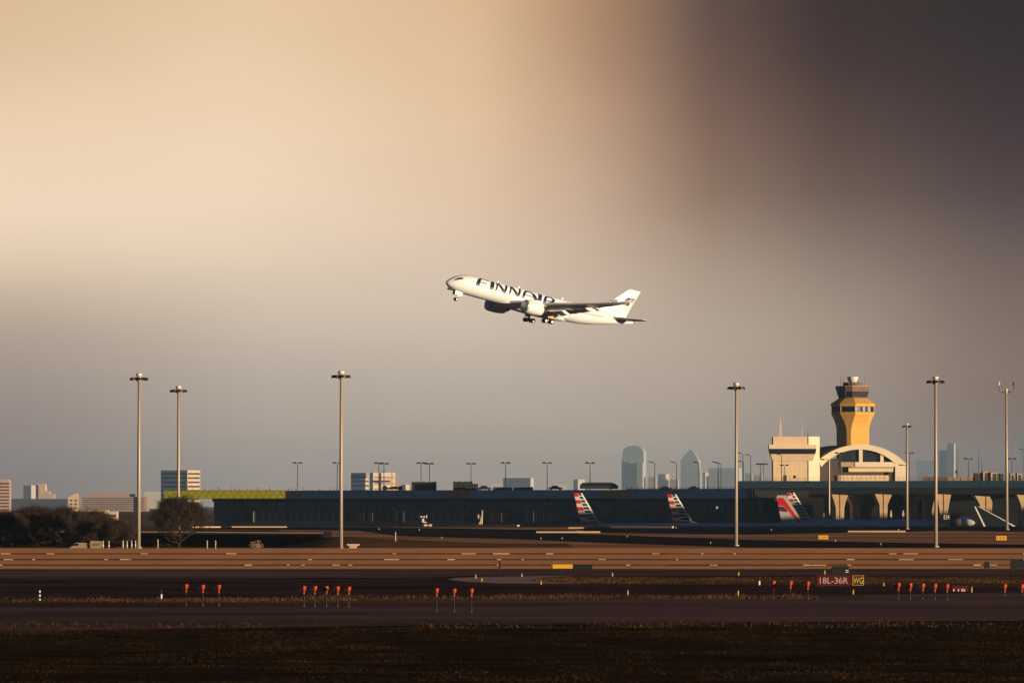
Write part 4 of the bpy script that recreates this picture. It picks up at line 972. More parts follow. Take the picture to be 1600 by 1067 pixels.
for sd_ in (1, -1):      # blocks of the emblem
    for uv in (((.03, 6.1), (.25, 6.1), (.29, 7.2), (.07, 7.2)), ((.48, 6.2), (.66, 6.2), (.67, 7.15), (.50, 7.15)), ((.69, 6.2), (.84, 6.2), (.85, 7.15), (.70, 7.15)), ((.47, 7.5), (.69, 7.5), (.70, 8.7), (.49, 8.7)), ((.72, 7.5), (.93, 7.5), (.94, 8.7), (.73, 8.7))):
        g_ = MB(); n_ = 5; pts = []
        for j in range(n_):
            for i in range(n_):
                a, b = i / 4, j / 4; u = (uv[0][0] * (1 - a) + uv[1][0] * a) * (1 - b) + (uv[3][0] * (1 - a) + uv[2][0] * a) * b; z = uv[0][1] * (1 - b) + uv[3][1] * b
                pts.append(finpt(u, z, sd_))
        g_.add(pts, [(j * n_ + i, j * n_ + i + 1, (j + 1) * n_ + i + 1, (j + 1) * n_ + i) for j in range(4) for i in range(4)]).build('emblem_block', m_navy, fin)
# landing gear
def wheel(m_, x, y, z, r_, wd): m_.loft([[(x + rr * math.cos(k * math.pi / 8), y + dy, z + rr * math.sin(k * math.pi / 8)) for k in range(16)] for rr, dy in ((r_ * .5, -wd / 2), (r_ * .92, -wd / 2), (r_, -wd / 4), (r_, wd / 4), (r_ * .92, wd / 2), (r_ * .5, wd / 2))]); return m_
ng = MB().tube((-4.7, 0, -2.2), (-4.5, 0, -4.9), .16, .13, 8).tube((-4.6, 0, -3.6), (-6.6, 0, -2.5), .09, n=6).build('nose_gear_leg', m_fus, A)
for y in (-.38, .38): wheel(MB(), -4.5, y, -4.95, .53, .36).build('wheel', m_rubber, ng); MB().tube((-4.5, y - .2, -4.95), (-4.5, y + .2, -4.95), .26, n=10).build('wheel_hub', m_white, ng)
for y in (-.75, .75): MB().box((-5.9, y - .04, -3.65), (-3.4, y + .04, -2.5)).build('nose_gear_door', m_fus, A)
MB().box((-2.7, -.5, -2.75), (-1.2, .5, -2.2)).build('nose_gear_bay', m_black, A)
for sd_ in (1, -1):
    y = sd_ * 5.3
    mg = MB().tube((-33.4, y, -1.9), (-33.7, y, -4.7), .28, .24, 10).tube((-33.6, y, -3.9), (-32.0, y - sd_ * 2.2, -2.4), .14, n=6).tube((-33.7, y, -4.3), (-31.2, y, -2.6), .12, n=6).build('main_gear_leg', m_steel, A)
    MB().tube((-32.5, y, -4.95), (-34.9, y, -4.75), .16, n=8).build('bogie_beam', m_steel, mg)
    for x, z in ((-32.65, -4.95), (-34.75, -4.8)):
        for dy in (-.68, .68): wheel(MB(), x, y + dy, z, .68, .5).build('wheel', m_rubber, mg); MB().tube((x, y + dy - .27, z), (x, y + dy + .27, z), .3, n=10).build('wheel_hub', m_steel, mg)
    MB().loft([[(-32.4, y + sd_ * .9, -2.0), (-34.9, y + sd_ * .9, -2.0), (-34.9, y + sd_ * .98, -2.0), (-32.4, y + sd_ * .98, -2.0)], [(-32.7, y + sd_ * 1.2, -3.9), (-34.5, y + sd_ * 1.2, -3.9), (-34.5, y + sd_ * 1.28, -3.9), (-32.7, y + sd_ * 1.28, -3.9)]]).build('gear_door', M('gear_door_primer', (.70, .42, .14), .5, .1), A)
    MB().box((-36.4, sd_ * .5 if sd_ > 0 else -1.9, -3.55), (-31.0, 1.9 if sd_ > 0 else -.5, -3.3)).build('gear_bay_door', m_dark, A)
for s_, z in ((17, 3.0), (24.5, 3.0), (40, 3.0), (47, 2.9)): MB().prism([(-s_, z - .1), (-s_ - .5, z - .1), (-s_ - .6, z + .6), (-s_ - .35, z + .6)], -.05, .05).build('blade_antenna', m_fus, A)
MB().lathe([(.28, 0), (.2, -.35)], (-66.15, 0, 1.76), 10, 'x').build('tail_exhaust', m_exh, A)
A.rotation_euler = (R(-3.48), -R(11.62), math.pi + R(32.0))
A.location = (-19.2, 1666.2, 73.07)

# ------------------------------------------------------------------ parked airliners; only tails and crowns rise over the edge of the field
m_pred = M('tail_red', (.62, .015, .02), .45, .08, spec=.4)
m_pwht = M('tail_cream', (.78, .72, .62), .45, .05, spec=.4)
m_pblu = M('tail_navy', (.012, .045, .075), .45, .15, spec=.4)
m_pgry = M('fuselage_silver', (.28, .40, .54), .4, .08, .2, spec=.5)
def parked(px, D, ytop, ybase, label, scheme, rz=0.0, chord=(13.5, 42), length=55, sweep=None):
    """nose to the right; px is where the foot of the fin's trailing edge is seen"""
    s = D / F; zt, zb = Z(ytop, D), Z(ybase, D)
    r_ = 2.9; zc = zb - r_ * .86
    t = thing('parked_airliner', label, 'airliner', (X(px, D), D, APZ), rz, 'airliners parked at the gates')
    zc -= APZ; zt -= APZ; zb -= APZ
    secs = []
    for x, rr, dz in ((-5.5, .3, 1.6), (-3, .8, 1.3), (2, 1.6, .9), (8, 2.4, .4), (15, r_, 0), (30, r_, 0), (length - 12, r_, 0), (length - 6, 2.5, -.1), (length - 2.5, 1.6, -.5), (length - .6, .7, -.9), (length, .1, -1.0)):
        secs.append([(x, rr * math.cos(2 * math.pi * i / 20), zc + dz + rr * math.sin(2 * math.pi * i / 20)) for i in range(20)])
    MB().loft(secs).build('fuselage', m_pgry if scheme != 'navy' else m_pwht, t, True)
    # fin
    hgt = zt - zb
    ct, cb = chord[0] * s, chord[1] * s; off = sweep * s     # top chord, foot chord, how far the top trailing edge lies behind the foot
    def edge(v): return -off * v, (-off + ct) * v + cb * .74 * (1 - v)
    fin = MB(); n = 9; mats = [m_pred, m_pwht, m_pblu, m_pgry]
    th = lambda v: .34 * (1 - v) + .12 * v
    if scheme == 'stripes':
        for k in range(n):
            va, vb = 1 - (k + 1) / n, 1 - k / n
            cols = []
            for v in (va, vb):
                a, b = edge(v); mid = a + (b - a) * (.52 - .10 * (1 - v)); cols.append((a, mid - .15, mid, b - .5, b))
            zA, zB = zb + hgt * va, zb + hgt * vb
            for c in range(4):
                for part in range(2):
                    zs, ze = (zA, zA + (zB - zA) * .32) if part == 0 else (zA + (zB - zA) * .32, zB)
                    lerp = lambda i, z: cols[0][i] + (cols[1][i] - cols[0][i]) * (z - zA) / (zB - zA)
                    if c == 0: mi = 0 if k % 2 == 0 else 1
                    elif c == 2: mi = 1 if part == 0 or k == n - 1 else 2
                    else: mi = 1
                    if k == n - 1: mi = 0 if c < 3 else 3
                    w0, w1 = th(va), th(vb)
                    xx = [(lerp(c, zs), zs), (lerp(c + 1, zs), zs), (lerp(c + 1, ze), ze), (lerp(c, ze), ze)]
                    wf = [.15, .8, .8, 1, .1]
                    vs = [(x, -w0 * wf[c + (1 if i in (1, 2) else 0)], z) for i, (x, z) in enumerate(xx)] + [(x, w0 * wf[c + (1 if i in (1, 2) else 0)], z) for i, (x, z) in enumerate(xx)]
                    fs = [(0, 1, 2, 3), (5, 4, 7, 6)]
                    if c == 0: fs.append((4, 0, 3, 7))
                    if c == 3: fs.append((1, 5, 6, 2))
                    if k == 0 and part == 1: fs.append((3, 2, 6, 7))
                    fin.add(vs, fs, mi)
        fin.build('tail_fin', mats, t)
        a, b = edge(.12)
        fixn(MB().prism([(cb * .6, zb - .6), (cb * 1.25, zb - .5), (b - .1, zb + hgt * .12), (b - .9, zb + hgt * .12)], -.22, .22).build('dorsal_fillet', m_pgry, t))
    elif scheme == 'swoosh':
        a, b = edge(1); a0, b0 = edge(0)
        E_ = lambda u, v: (edge(v)[0] + (edge(v)[1] - edge(v)[0]) * u, zb + hgt * v)
        F_ = lambda pts, y0, mat, nm: fixn(MB().prism(pts, -y0, y0).build(nm, mat, t if nm == 'tail_fin' else fo))
        fo = fixn(MB().prism([E_(0, 0), E_(1, 0), E_(1, 1), E_(.15, 1), E_(0, .95)], -.3, .3).build('tail_fin', M('tail_grey_cream', (.50, .46, .42), .5, .06), t))
        F_([E_(.0, .62), E_(.0, .82), E_(.15, .92), E_(.62, .90), E_(.78, .5), E_(.93, .04), E_(.78, .02), E_(.55, .42), E_(.35, .62)], .33, m_pred, 'red_band')
        F_([E_(.0, .44), E_(.0, .60), E_(.33, .60), E_(.50, .44), E_(.42, .40)], .33, M('tail_maroon', (.10, .01, .05), .5, .1), 'maroon_band')
        fixn(MB().prism([(cb * .7, zb - .5), (cb * 1.0, zb - .5), (cb * .74, zb + .6)], -.22, .22).build('dorsal_fillet', m_pgry, t))
    else:
        a, b = edge(1); a0, b0 = edge(0)
        fixn(MB().prism([(a0, zb - 1.0), (cb, zb - 1.0), (b0 + (b - b0) * .3 + 1.2, zb + hgt * .3), (b, zt), (a, zt)], -.28, .28).build('tail_fin', M('midnight_paint', (.006, .010, .014), .45, .1), t))
        fixn(MB().prism([(cb + .5, zb - 1.0), (b0 + (b - b0) * .3 + 1.75, zb + hgt * .3), (b + .3, zt), (b - .25, zt + .1), (b0 + (b - b0) * .3 + 1.2, zb + hgt * .3 - .05), (cb - .5, zb - 1.0)], -.36, .36).build('sunlit_leading_edge', m_pwht, t))  # pale strip paints sunlight along the front of the fin
        fixn(MB().prism([(a0 - .05, zb - 1.0), (a0 + .6, zb - 1.0), (a + .25, zt), (a - .25, zt)], -.34, .34).build('sunlit_trailing_edge', m_pwht, t))  # rear of the fin likewise, sunlight as a pale strip
    for sd_ in (1, -1):
        fixn(MB().loft([[(x, sd_ * y, z), (x2, sd_ * y, z), (x2, sd_ * y, z + .2), (x, sd_ * y, z + .3)] for y, x, x2, z in ((.8, -2.5, 3.8, zc + .8), (8.5, -5.5, -3.3, zc + 1.6))]).build('tailplane', m_pgry, t))
        wx = length * .5
        fixn(MB().loft([[(x, sd_ * y, z), (x2, sd_ * y, z), (x2, sd_ * y, z + th_), (x, sd_ * y, z + th_)] for y, x, x2, z, th_ in ((2, wx - 5, wx + 5, zc - 1.6, .9), (26, wx - 13, wx - 10.5, zc + .8, .2))]).build('wing', m_pgry, t))
        MB().lathe([(1.0, 0), (1.35, .2), (1.4, 1.8), (1.0, 4.2), (.6, 4.6)], (wx + 1, sd_ * 9, zc - 2.6), 18, 'x').build('engine', m_pgry, t, True)
        MB().tube((wx - 3, sd_ * 3.2, zc - 1.5), (wx - 3, sd_ * 3.2, .6), .25, n=8).build('main_gear_leg', m_steel, t)
        for dx in (-.8, .8): wheel(MB(), wx - 3 + dx, sd_ * 3.2, .6, .6, .6).build('wheel', m_rubber, t)
    MB().tube((length - 5, 0, zc - 2), (length - 5, 0, .45), .15, n=8).build('nose_gear_leg', m_steel, t)
    wheel(MB(), length - 5, 0, .45, .45, .5).build('wheel', m_rubber, t)
    return t
parked(908, 1955, 770, 819, 'parked airliner with red, white and navy striped tail, leftmost', 'stripes', 0, (13, 40), sweep=11.5)
parked(1053, 1960, 772, 819, 'parked airliner with striped tail left of the mast by the viaduct', 'stripes', 0, (14, 42), sweep=10.5)
parked(1221, 1958, 773.5, 817, 'parked airliner with a grey tail crossed by a red swoosh', 'swoosh', R(-4), (15, 46), sweep=8)
parked(1240, 1985, 769.5, 813, 'parked airliner with striped tail behind the red-swoosh tail', 'stripes', R(2), (12, 38), sweep=11)
parked(1540, 1986, 791, 824, 'parked airliner with a dark navy tail edged in pale light at far right', 'navy', 0, (5, 55), sweep=17)
# engine of a further aircraft, left of the navy tail
D = 1990.0
t = thing('parked_engine', 'sunlit white engine cowling left of the dark navy tail', 'engine', (X(1503, D), D, Z(815, D)), R(160))
s = D / F
MB().lathe([(.9, -5.6 * 1.0), (1.3, -5.2), (1.55, -3.0), (1.6, 0), (1.45, 0), (1.3, -.6)], (0, 0, 0), 22, 'x').build('cowling', m_pwht, t, True)
MB().lathe([(1.55, .02), (1.15, 2.6), (.5, 4.6), (.1, 5.4)], (0, 0, 0), 22, 'x').build('exhaust_cone', m_exh, t, True)
MB().box((-3.4, -.2, 1.4), (.6, .2, 2.0)).build('pylon', m_pwht, t)
MB().box((-2.2, -.3, -7), (-1.8, .3, -1.3)).build('stand', m_dark, t)
# ------------------------------------------------------------------ small airport equipment
def mark(name, label, cat, grp, px, D, z=0): return thing(name, label, cat, (X(px, D), D, z), 0, grp)
# orange approach lights on thin stems
cl_ = [('left trio', [(291, 912, 946), (317, 913, 946.5), (342, 913, 947)]), ('second group of five', [(475, 915, 948), (492, 915, 948), (510, 915, 948), (527.5, 915.5, 948), (545, 916, 948.5)]), ('centre trio', [(682, 918.5, 955), (709.5, 919, 956), (736.5, 919, 956.5)]),
       ('trio just left of the red sign', [(1208, 907, 935), (1234.5, 907, 935.5), (1261.5, 908, 935.5)]), ('five right of the red sign', [(1403, 910, 935.5), (1421.5, 910.5, 936), (1441, 911, 936), (1460, 911.5, 936.5), (1479, 912, 937)]), ('pair at the right edge', [(1569, 912, 930), (1596, 912, 930)])]
pos_ = {2: ['left', 'right'], 3: ['left', 'middle', 'right'], 5: ['leftmost', 'second', 'middle', 'fourth', 'rightmost']}
for gname, items in cl_:
    for i, (px, yt, yb) in enumerate(items):
        D = DG(yb); h = Z(yt, D); s = D / F
        t = mark('approach_light', '%s orange approach light of the %s' % (pos_[len(items)][i], gname), 'runway light', 'orange approach lights', px, D)
        r_ = 3.8 * s
        MB().tube((0, 0, 0), (0, 0, h - 12 * s), .05, .045, 6).build('stem', m_black, t)
        MB().tube((0, 0, 0), (0, 0, .12), .08, .06, 8).build('base', m_dark, t)
        MB().lathe([(r_ * .45, 0), (r_ * .55, .12), (r_ * .9, 4 * s), (r_, 8 * s), (r_, 9.5 * s), (r_ * .6, 9.8 * s)], (0, 0, h - 9.8 * s), 12).build('lamp_body', m_orange, t, True)
        MB().tube((0, 0, h - 12.6 * s), (0, 0, h - 9.7 * s), r_ * .38, r_ * .45, 8).build('collar', m_orange, t)
        MB().tube((-r_ * .6, 0, h - 5 * s), (-r_ * 1.5, .02, h - 5 * s), r_ * .7, r_ * .85, 10).build('lamp_hood', m_black, t)
# yellow and white stub markers
for px, yb, h, col, lb in ((743, 903.5, 7.5, 'y', 'yellow stub marker at the left tip of the pale painted island, upper one'), (752.5, 908, 6.5, 'y', 'yellow stub marker at the left tip of the pale painted island, lower one'), (815, 901, 6.5, 'y', 'yellow stub marker behind the pale painted island'), (845, 913, 7.5, 'y', 'yellow stub marker at the tip of the grass island'),
                           (956.5, 900, 7, 'y', 'yellow stub marker below the dark sign by the fence'), (980.5, 929, 9, 'y', 'yellow stub marker on the dark runway, centre'), (1153.5, 899, 7, 'y', 'yellow stub marker at the foot of the fence below the mast'), (1153, 930, 10, 'y', 'yellow stub marker on the dark runway left of the orange trio'),
                           (1288, 897, 8, 'y', 'yellow stub marker behind the red runway sign'), (1332.5, 928, 9, 'y', 'yellow stub marker in front of the yellow lettered sign end'), (1380, 915.5, 7, 'y', 'yellow stub marker left of the five orange lights'), (1517.5, 925, 11, 'y', 'yellow stub marker right of the half-hidden red sign'),
                           (62.5, 938, 16, 'w', 'white striped stub marker near the left edge'), (252.5, 935.5, 15, 'h', 'dark stub marker with white foot left of the orange trio'), (1186, 914, 14, 'h', 'dark stub marker with white foot on the grass island')):
    D = DG(yb); s = D / F; hh = h * s
    t = mark('edge_marker', lb, 'marker', 'stub markers on the airfield', px, D)
    if col == 'y':
        MB().tube((0, 0, 0), (0, 0, hh * .72), 1.3 * s, 1.2 * s, 8).build('stub', M('marker_yellow', (.55, .33, .05), .7, .1), t)
        MB().lathe([(1.3 * s, 0), (1.5 * s, .4 * s), (1.4 * s, 1.6 * s), (.4 * s, 2.2 * s)], (0, 0, hh * .72), 8).build('lens', m_dark, t)
    else:
        n = 5 if col == 'w' else 2
        for k in range(n):
            dk = (k % 2 == 1) if col == 'w' else k == 1
            MB().tube((0, 0, hh * k / n), (0, 0, hh * (k + 1) / n - .004), 1.5 * s if not dk else 1.2 * s, n=8).build('band', m_wht2 if not dk else m_black, t)
def signboard(name, label, px0, px1, y0, y1, D, panels, thick=.25, legs=True, cat='sign', grp=None, rz=0.0):
    s = D / F; zt = Z(y0, D); zb = Z(y1, D); W = (px1 - px0) * s
    t = thing(name, label, cat, (X((px0 + px1) / 2, D), D, 0), rz, grp)
    MB().box((-W / 2 - .06, .02, zb), (W / 2 + .06, thick + .02, zt)).build('cabinet', m_black, t)
    for a, b, mat, txt, tmat, size in panels:
        xa, xb = -W / 2 + W * a, -W / 2 + W * b; g = .02
        p_ = MB().box((xa + g, -.015, zb + (zt - zb) * .05), (xb - g, .018, zt - (zt - zb) * .05)).build('panel', mat, t)
        if txt:
            vs, fs = words(txt, 1.0)
            x0_, x1_ = min(v[0] for v in vs), max(v[0] for v in vs); y0_, y1_ = min(v[1] for v in vs), max(v[1] for v in vs)
            hh = (zt - zb) * size; ww = (xb - xa) * .80
            vs = [(xa + (xb - xa) * .10 + (v[0] - x0_) / (x1_ - x0_) * ww, -.022, (zt + zb) / 2 - hh / 2 + (v[1] - y0_) / (y1_ - y0_) * hh) for v in vs]
            MB().add(vs, fs).build('lettering', tmat, p_)
    if legs:
        for x in (-W * .4, 0, W * .4): MB().tube((x, thick / 2, 0), (x, thick / 2, zb + .05), .05, n=6).build('leg', m_dark, t)
    return t
m_yl = M('yellow_letter_paint', (.70, .42, .05), .6, .08)
D = DG(917)
t = signboard('runway_sign', 'red runway sign with white lettering and a black yellow-lettered end', 1275, 1350, 898, 915, D, [(0, .735, m_red, '18L-36R', M('dull_white_letter', (.48, .40, .34), .6, .06), .56), (.745, 1.0, m_black, 'WG', m_yl, .56)], cat='sign', grp='airfield signs')
s = D / F; W = 75 * s; zt, zb = Z(898, D), Z(915, D)
for a, b, c, d in ((.755, .99, .93, .96), (.755, .99, .07, .10), (.755, .765, .10, .93), (.98, .99, .10, .93)):
    MB().box((-W / 2 + W * a, -.03, zb + (zt - zb) * c), (-W / 2 + W * b, -.018, zb + (zt - zb) * d)).build('yellow_border', m_yl, t)
# half-hidden second red sign to the right, standing in a dip behind the taxiway
D = DG(918.0)
t = signboard('runway_sign', 'small half-hidden dark red sign right of the five orange lights', 1486.5, 1512, 914.5, 932, DG(923.5), [(0, 1, m_red, '11R', m_wht2, .42)], legs=False, grp='airfield signs')
# yellow sign and its black twin by the fence
D = 600.0
signboard('taxiway_sign', 'yellow taxiway sign standing at the foot of the fence', 863, 895, 881, 888, D, [(0, 1, m_yellow, None, None, 0)], grp='airfield signs')
signboard('taxiway_sign', 'black sign next to the yellow one at the foot of the fence', 896, 924.5, 881, 888.4, D + 1, [(0, 1, m_black, None, None, 0)], grp='airfield signs')
signboard('taxiway_sign', 'orange-yellow sign in the far grass below the thin apron mast', 1278, 1294, 835.5, 842.5, 1150, [(0, 1, M('sign_amber', (.85, .42, .03), .6, .05), '12A', m_black, .5)], grp='airfield signs')
signboard('taxiway_sign', 'orange-yellow sign in the far grass at the right', 1556, 1572.5, 836.5, 844, 1120, [(0, 1, MATS['sign_amber'], '12A', m_black, .5)], grp='airfield signs')
# black cabinet behind the red sign, others by the fence
def cabinet(px0, px1, y0, y1, D, lb, mark_=True):
    s = D / F; W = (px1 - px0) * s; h = Z(y0, D)
    t = thing('equipment_cabinet', lb, 'cabinet', (X((px0 + px1) / 2, D), D, 0), 0, 'black cabinets near the fence')
    zb = max(.05, Z(y1, D))
    MB().prism([(-W / 2, zb), (-W / 2, h * .75), (-W * .46, h), (W * .42, h), (W / 2, h * .72), (W / 2, zb)], 0, .8).build('casing', m_black, t)
    if mark_:
        for dz in (.42, .58): MB().box((W * .28, -.02, h * dz), (W * .44, -.003, h * (dz + .07))).build('white_label', m_wht2, t)
    for x in (-W * .4, W * .4): MB().box((x - .06, .1, 0), (x + .06, .7, zb)).build('foot', m_dark, t)
cabinet(1299, 1327, 884.2, 898, 545, 'black equipment cabinet with white marks behind the red runway sign')
cabinet(1579, 1612, 874.5, 888, 590, 'black cabinet at the right edge in front of the fence')
cabinet(1538.5, 1545.5, 877.5, 886.5, 600, 'small black box on the fence left of the black cabinet', False)
cabinet(779, 782, 875.5, 884.5, 602, 'tiny dark box on a stake in front of the fence, centre', False)
# behind the fence
D = 760.0; s = D / F
t = thing('service_cart', 'small cream service cart seen over the fence right of the tall mast', 'cart', (X(552, D), D, 0))
zt = Z(849.5, D)
MB().prism([(-1.7 * .0 - 9.5 * s, zt - 2.2 * s), (-10 * s, zt), (10 * s, zt), (9 * s, zt - 2.4 * s), (5 * s, zt - 3.6 * s), (-5 * s, zt - 3 * s)], 0, 1.4).build('top_tray', m_creamb, t)
MB().box((-6 * s, .2, .6), (5.5 * s, 1.2, zt - 3 * s)).build('body', m_creamb, t)
for x in (-4 * s, 4 * s): MB().tube((x, -.05, .35), (x, .25, .35), .35, n=12).build('wheel', m_rubber, t)
D = 800.0; s = D / F
t = thing('guide_board', 'cream rounded board with dark lines under the bare trees', 'sign', (X(150.5, D), D, 0))
zt, zb = Z(844.5, D), Z(857, D)
pts = [(-8 * s, zb), (-9.5 * s, zb + 3 * s), (-9.5 * s, zt - 2 * s), (-7.5 * s, zt), (8 * s, zt - .5 * s), (9.5 * s, zt - 2.5 * s), (9.5 * s, zb + 3 * s), (8 * s, zb)]
MB().prism(pts, 0, .12).build('board', M('dull_cream', (.30, .22, .14), .8, .1), t)
for dz in (.38, .55): MB().box((-7 * s, -.02, zb + (zt - zb) * dz), (6.5 * s, -.004, zb + (zt - zb) * (dz + .07))).build('dark_line', m_dark, t)
for x in (-5 * s, 5 * s): MB().box((x - .06, .12, 0), (x + .06, .2, zb + .3)).build('leg', m_dark, t)
t = thing('small_van', 'cream low van body parked left of the rounded board under the trees', 'van', (X(121, D), D, 0))
zt = Z(847.5, D)
MB().prism([(-14 * s, .4), (-12.5 * s, zt * .55), (-7 * s, zt * .72), (-3 * s, zt), (13 * s, zt), (14.5 * s, zt * .8), (14.5 * s, .4)], 0, 1.8).build('body', M('dull_cream', (.30, .22, .14), .8, .1), t)
MB().prism([(-6.6 * s, zt * .74), (-3 * s, zt * .95), (2 * s, zt * .95), (2 * s, zt * .74)], -.02, -.002).build('window', m_glass, t)
for x in (-9 * s, 9 * s): MB().tube((x, -.05, .34), (x, .25, .34), .34, n=12).build('wheel', m_rubber, t)
for px, yt, D, lb in ((192.5, 845, 850, 'thin white post with bands, first left of the tall left mast'), (199, 846, 850, 'thin white post with bands, second left of the tall left mast'), (206, 845, 850, 'thin white post with bands, third left of the tall left mast'), (212, 845, 850, 'thin white post with bands, closest left of the tall left mast'),
                      (247, 843.5, 850, 'pale post right of the tall left mast'), (161.5, 845.5, 850, 'short white post right of the rounded board'), (170.5, 846, 850, 'short white post between rounded board and banded posts'), (324, 845, 900, 'pale post right of the single bare tree, left one'), (337, 845, 900, 'pale post right of the single bare tree, right one'), (618, 832, 930, 'slim post in the far grass left of the ground lift')):
    t = thing('marker_post', lb, 'post', (X(px, D), D, 0), 0, 'posts behind the fence')
    zt = Z(yt, D)
    for k in range(4): MB().tube((0, 0, zt * k / 4), (0, 0, zt * (k + 1) / 4 - .03), .10 if k % 2 == 0 else .085, n=8).build('band', m_wht2 if (k % 2 == 0 and 'pale' not in lb and 'slim' not in lb) else m_galv, t)
    MB().tube((0, 0, zt - .02), (0, 0, zt + .08), .12, .06, 8).build('cap', m_wht2, t)
# apron equipment seen against the terminal
D = 1880.0; s = D / F
t = thing('boom_lift', 'sunlit cream boom lift standing in front of the terminal doors', 'lift', (X(751, D), D, 0))
zt = Z(797, D); zb = Z(824, D)
MB().tube((1.5 * s, 0, .8), (2.6 * s, 0, zt), .32, .2, 6).build('boom', m_creamb, t)
MB().tube((-1.5 * s, 0, .7), (1.2 * s, 0, zt * .62), .3, .2, 6).build('lower_boom', m_creamb, t)
MB().box((-4.5 * s, -.5, zt * .50), (-2.2 * s, .5, zt * .74)).build('basket', m_creamb, t)
MB().box((-3.6 * s, -.9, .3), (3.2 * s, .9, 1.0)).build('chassis', m_wht2, t)
for x in (-2.6 * s, 2.2 * s): MB().tube((x, -1.1, .45), (x, -.8, .45), .45, n=10).build('wheel', m_rubber, t)
t = thing('ground_power_cart', 'white apron equipment cart with raised boxes before the terminal', 'cart', (X(664, D), D, 0))
for a, b, y0, y1 in ((-7, -4, 806, 808), (-2.5, .5, 806, 808), (2, 3.5, 804.5, 809), (-4.5, -1, 810, 815.5), (-3, 3, 815, 816.5), (-1.5, 4, 819, 821.5), (6, 11, 818.5, 823)):
    MB().box((a * s, -.4, Z(y1, D)), (b * s, .4, Z(y0, D))).build('box', m_wht2 if b < 5 else m_creamb, t)
MB().box((-4.5 * s, .1, .3), (11 * s, .5, Z(822, D))).box((-3.2 * s, .1, .2), (-2.6 * s, .5, Z(806, D))).box((1.8 * s, .1, .2), (2.4 * s, .5, Z(806, D))).build('frame', m_dark, t)
for x in (-3.5 * s, 9 * s): MB().tube((x, -.2, .25), (x, .1, .25), .25, n=10).build('wheel', m_rubber, t)
m_gl = M('globe_white', (.75, .62, .45), .5, .1)
for px, yt, yb, kd, lb in ((1103.5, 797, 811, 'person', 'upright cream fuel post behind the second striped tail, left one'), (1118.5, 797, 811, 'person', 'upright cream fuel post behind the second striped tail, right one'), (1300, 795, 808, 'person', 'upright cream post beside the thin apron mast'), (1316.5, 794.5, 808, 'person', 'upright cream post right of the thin apron mast'), (1392, 797, 807, 'person', 'upright cream post left of the thin distant mast'), (1411, 797, 806, 'person', 'upright cream post at the thin distant mast')):
    D = 2010.0; s = D / F; z0 = Z(yb, D); h = Z(yt, D) - z0
    t = thing('fuel_post', lb, 'post', (X(px, D), D, APZ), 0, 'cream posts on the apron')
    z0 -= APZ
    MB().box((-.25, -.25, 0), (.25, .25, z0)).build('stand', m_dark, t)
    MB().box((-.35, -.3, z0), (.35, .3, z0 + h * .55)).build('lower_box', m_creamb, t)
    MB().box((-.22, -.25, z0 + h * .56), (.22, .25, z0 + h * .9)).build('upper_box', m_creamb, t)
    MB().tube((0, 0, z0 + h * .9), (0, 0, z0 + h), .2, .1, 8).build('cap', m_wht2, t)
for px, y, lb in ((1119.5, 793, 'round pale globe lamp behind the second striped tail, left one'), (1129, 793, 'round pale globe lamp behind the second striped tail, right one')):
    D = 2000.0; s = D / F; zc_ = Z(y, D) - APZ
    t = thing('globe_lamp', lb, 'lamp', (X(px, D), D, APZ), 0, 'globe lamps on the apron')
    MB().tube((0, 0, 0), (0, 0, zc_ - .5), .12, n=8).build('pole', m_dark, t)
    MB().lathe([(.05, -.55), (.4, -.42), (.58, 0), (.4, .42), (.05, .55)], (0, 0, zc_), 14).build('globe', m_gl, t, True)
# gate numbers
for px0, px1, y0, y1, tx, lb in ((1473.5, 1484, 804, 811, 'E34', 'white gate number on a dark board left of the navy tail'), (1279.5, 1288.5, 801.5, 807, 'E30', 'white gate number on a dark board beside the thin apron mast')):
    D = 2030.0; s = D / F
    t = signboard('gate_sign', lb, px0, px1, y0 - 1, y1 + 1, D, [(0, 1, m_dark, tx, m_wht2, .75)], legs=False, grp='gate numbers')
    for x in (-.7, .7): MB().box((x - .08, .3, APZ), (x + .08, .5, Z(y1, D))).build('leg', m_dark, t)
# apron mast between the tails and the tower
D = 1945.0
t = thing('apron_mast', 'thin pale apron mast with two lamps left of the white arch', 'light mast', (X(1295.5, D), D, APZ))
h = Z(717, D) - APZ
MB().tube((0, 0, 0), (0, 0, h), .36, .25, 12).build('pole', m_galv, t)
for sd_ in (-1, 1):
    a = MB().tube((0, 0, h - .3), (sd_ * 2.2, 0, h - .1), .08, n=6).build('lamp_arm', m_dark, t)
    MB().box((min(sd_ * 1.7, sd_ * 3.0), -.3, h - .35), (max(sd_ * 1.7, sd_ * 3.0), .3, h + .1)).build('lamp_head', m_dark, a)
# white and amber ground lights dotted over the far field
for i, (px, y) in enumerate(((845, 843), (1110, 850), (690, 842), (980, 840), (1376, 852), (1305, 847), (592, 828), (655, 829.5), (1056, 826), (1205, 829.5), (878, 843), (1404, 829))):
    p = G(px, y); s = p.y / F
    t = thing('ground_light', 'tiny white ground light in the far field, %s from the left' % ORD[sorted([845, 1110, 690, 980, 1376, 1305, 592, 655, 1056, 1205, 878, 1404]).index(px)], 'ground light', p, 0, 'ground lights in the far field')
    MB().tube((0, 0, 0), (0, 0, .25), .12, .1, 8).build('base', m_dark, t)
    MB().lathe([(.3 * s * 2, 0), (.5 * s * 2, .3 * s), (.1, 1.3 * s)], (0, 0, .25), 8).build('lens', m_wht2, t, True)

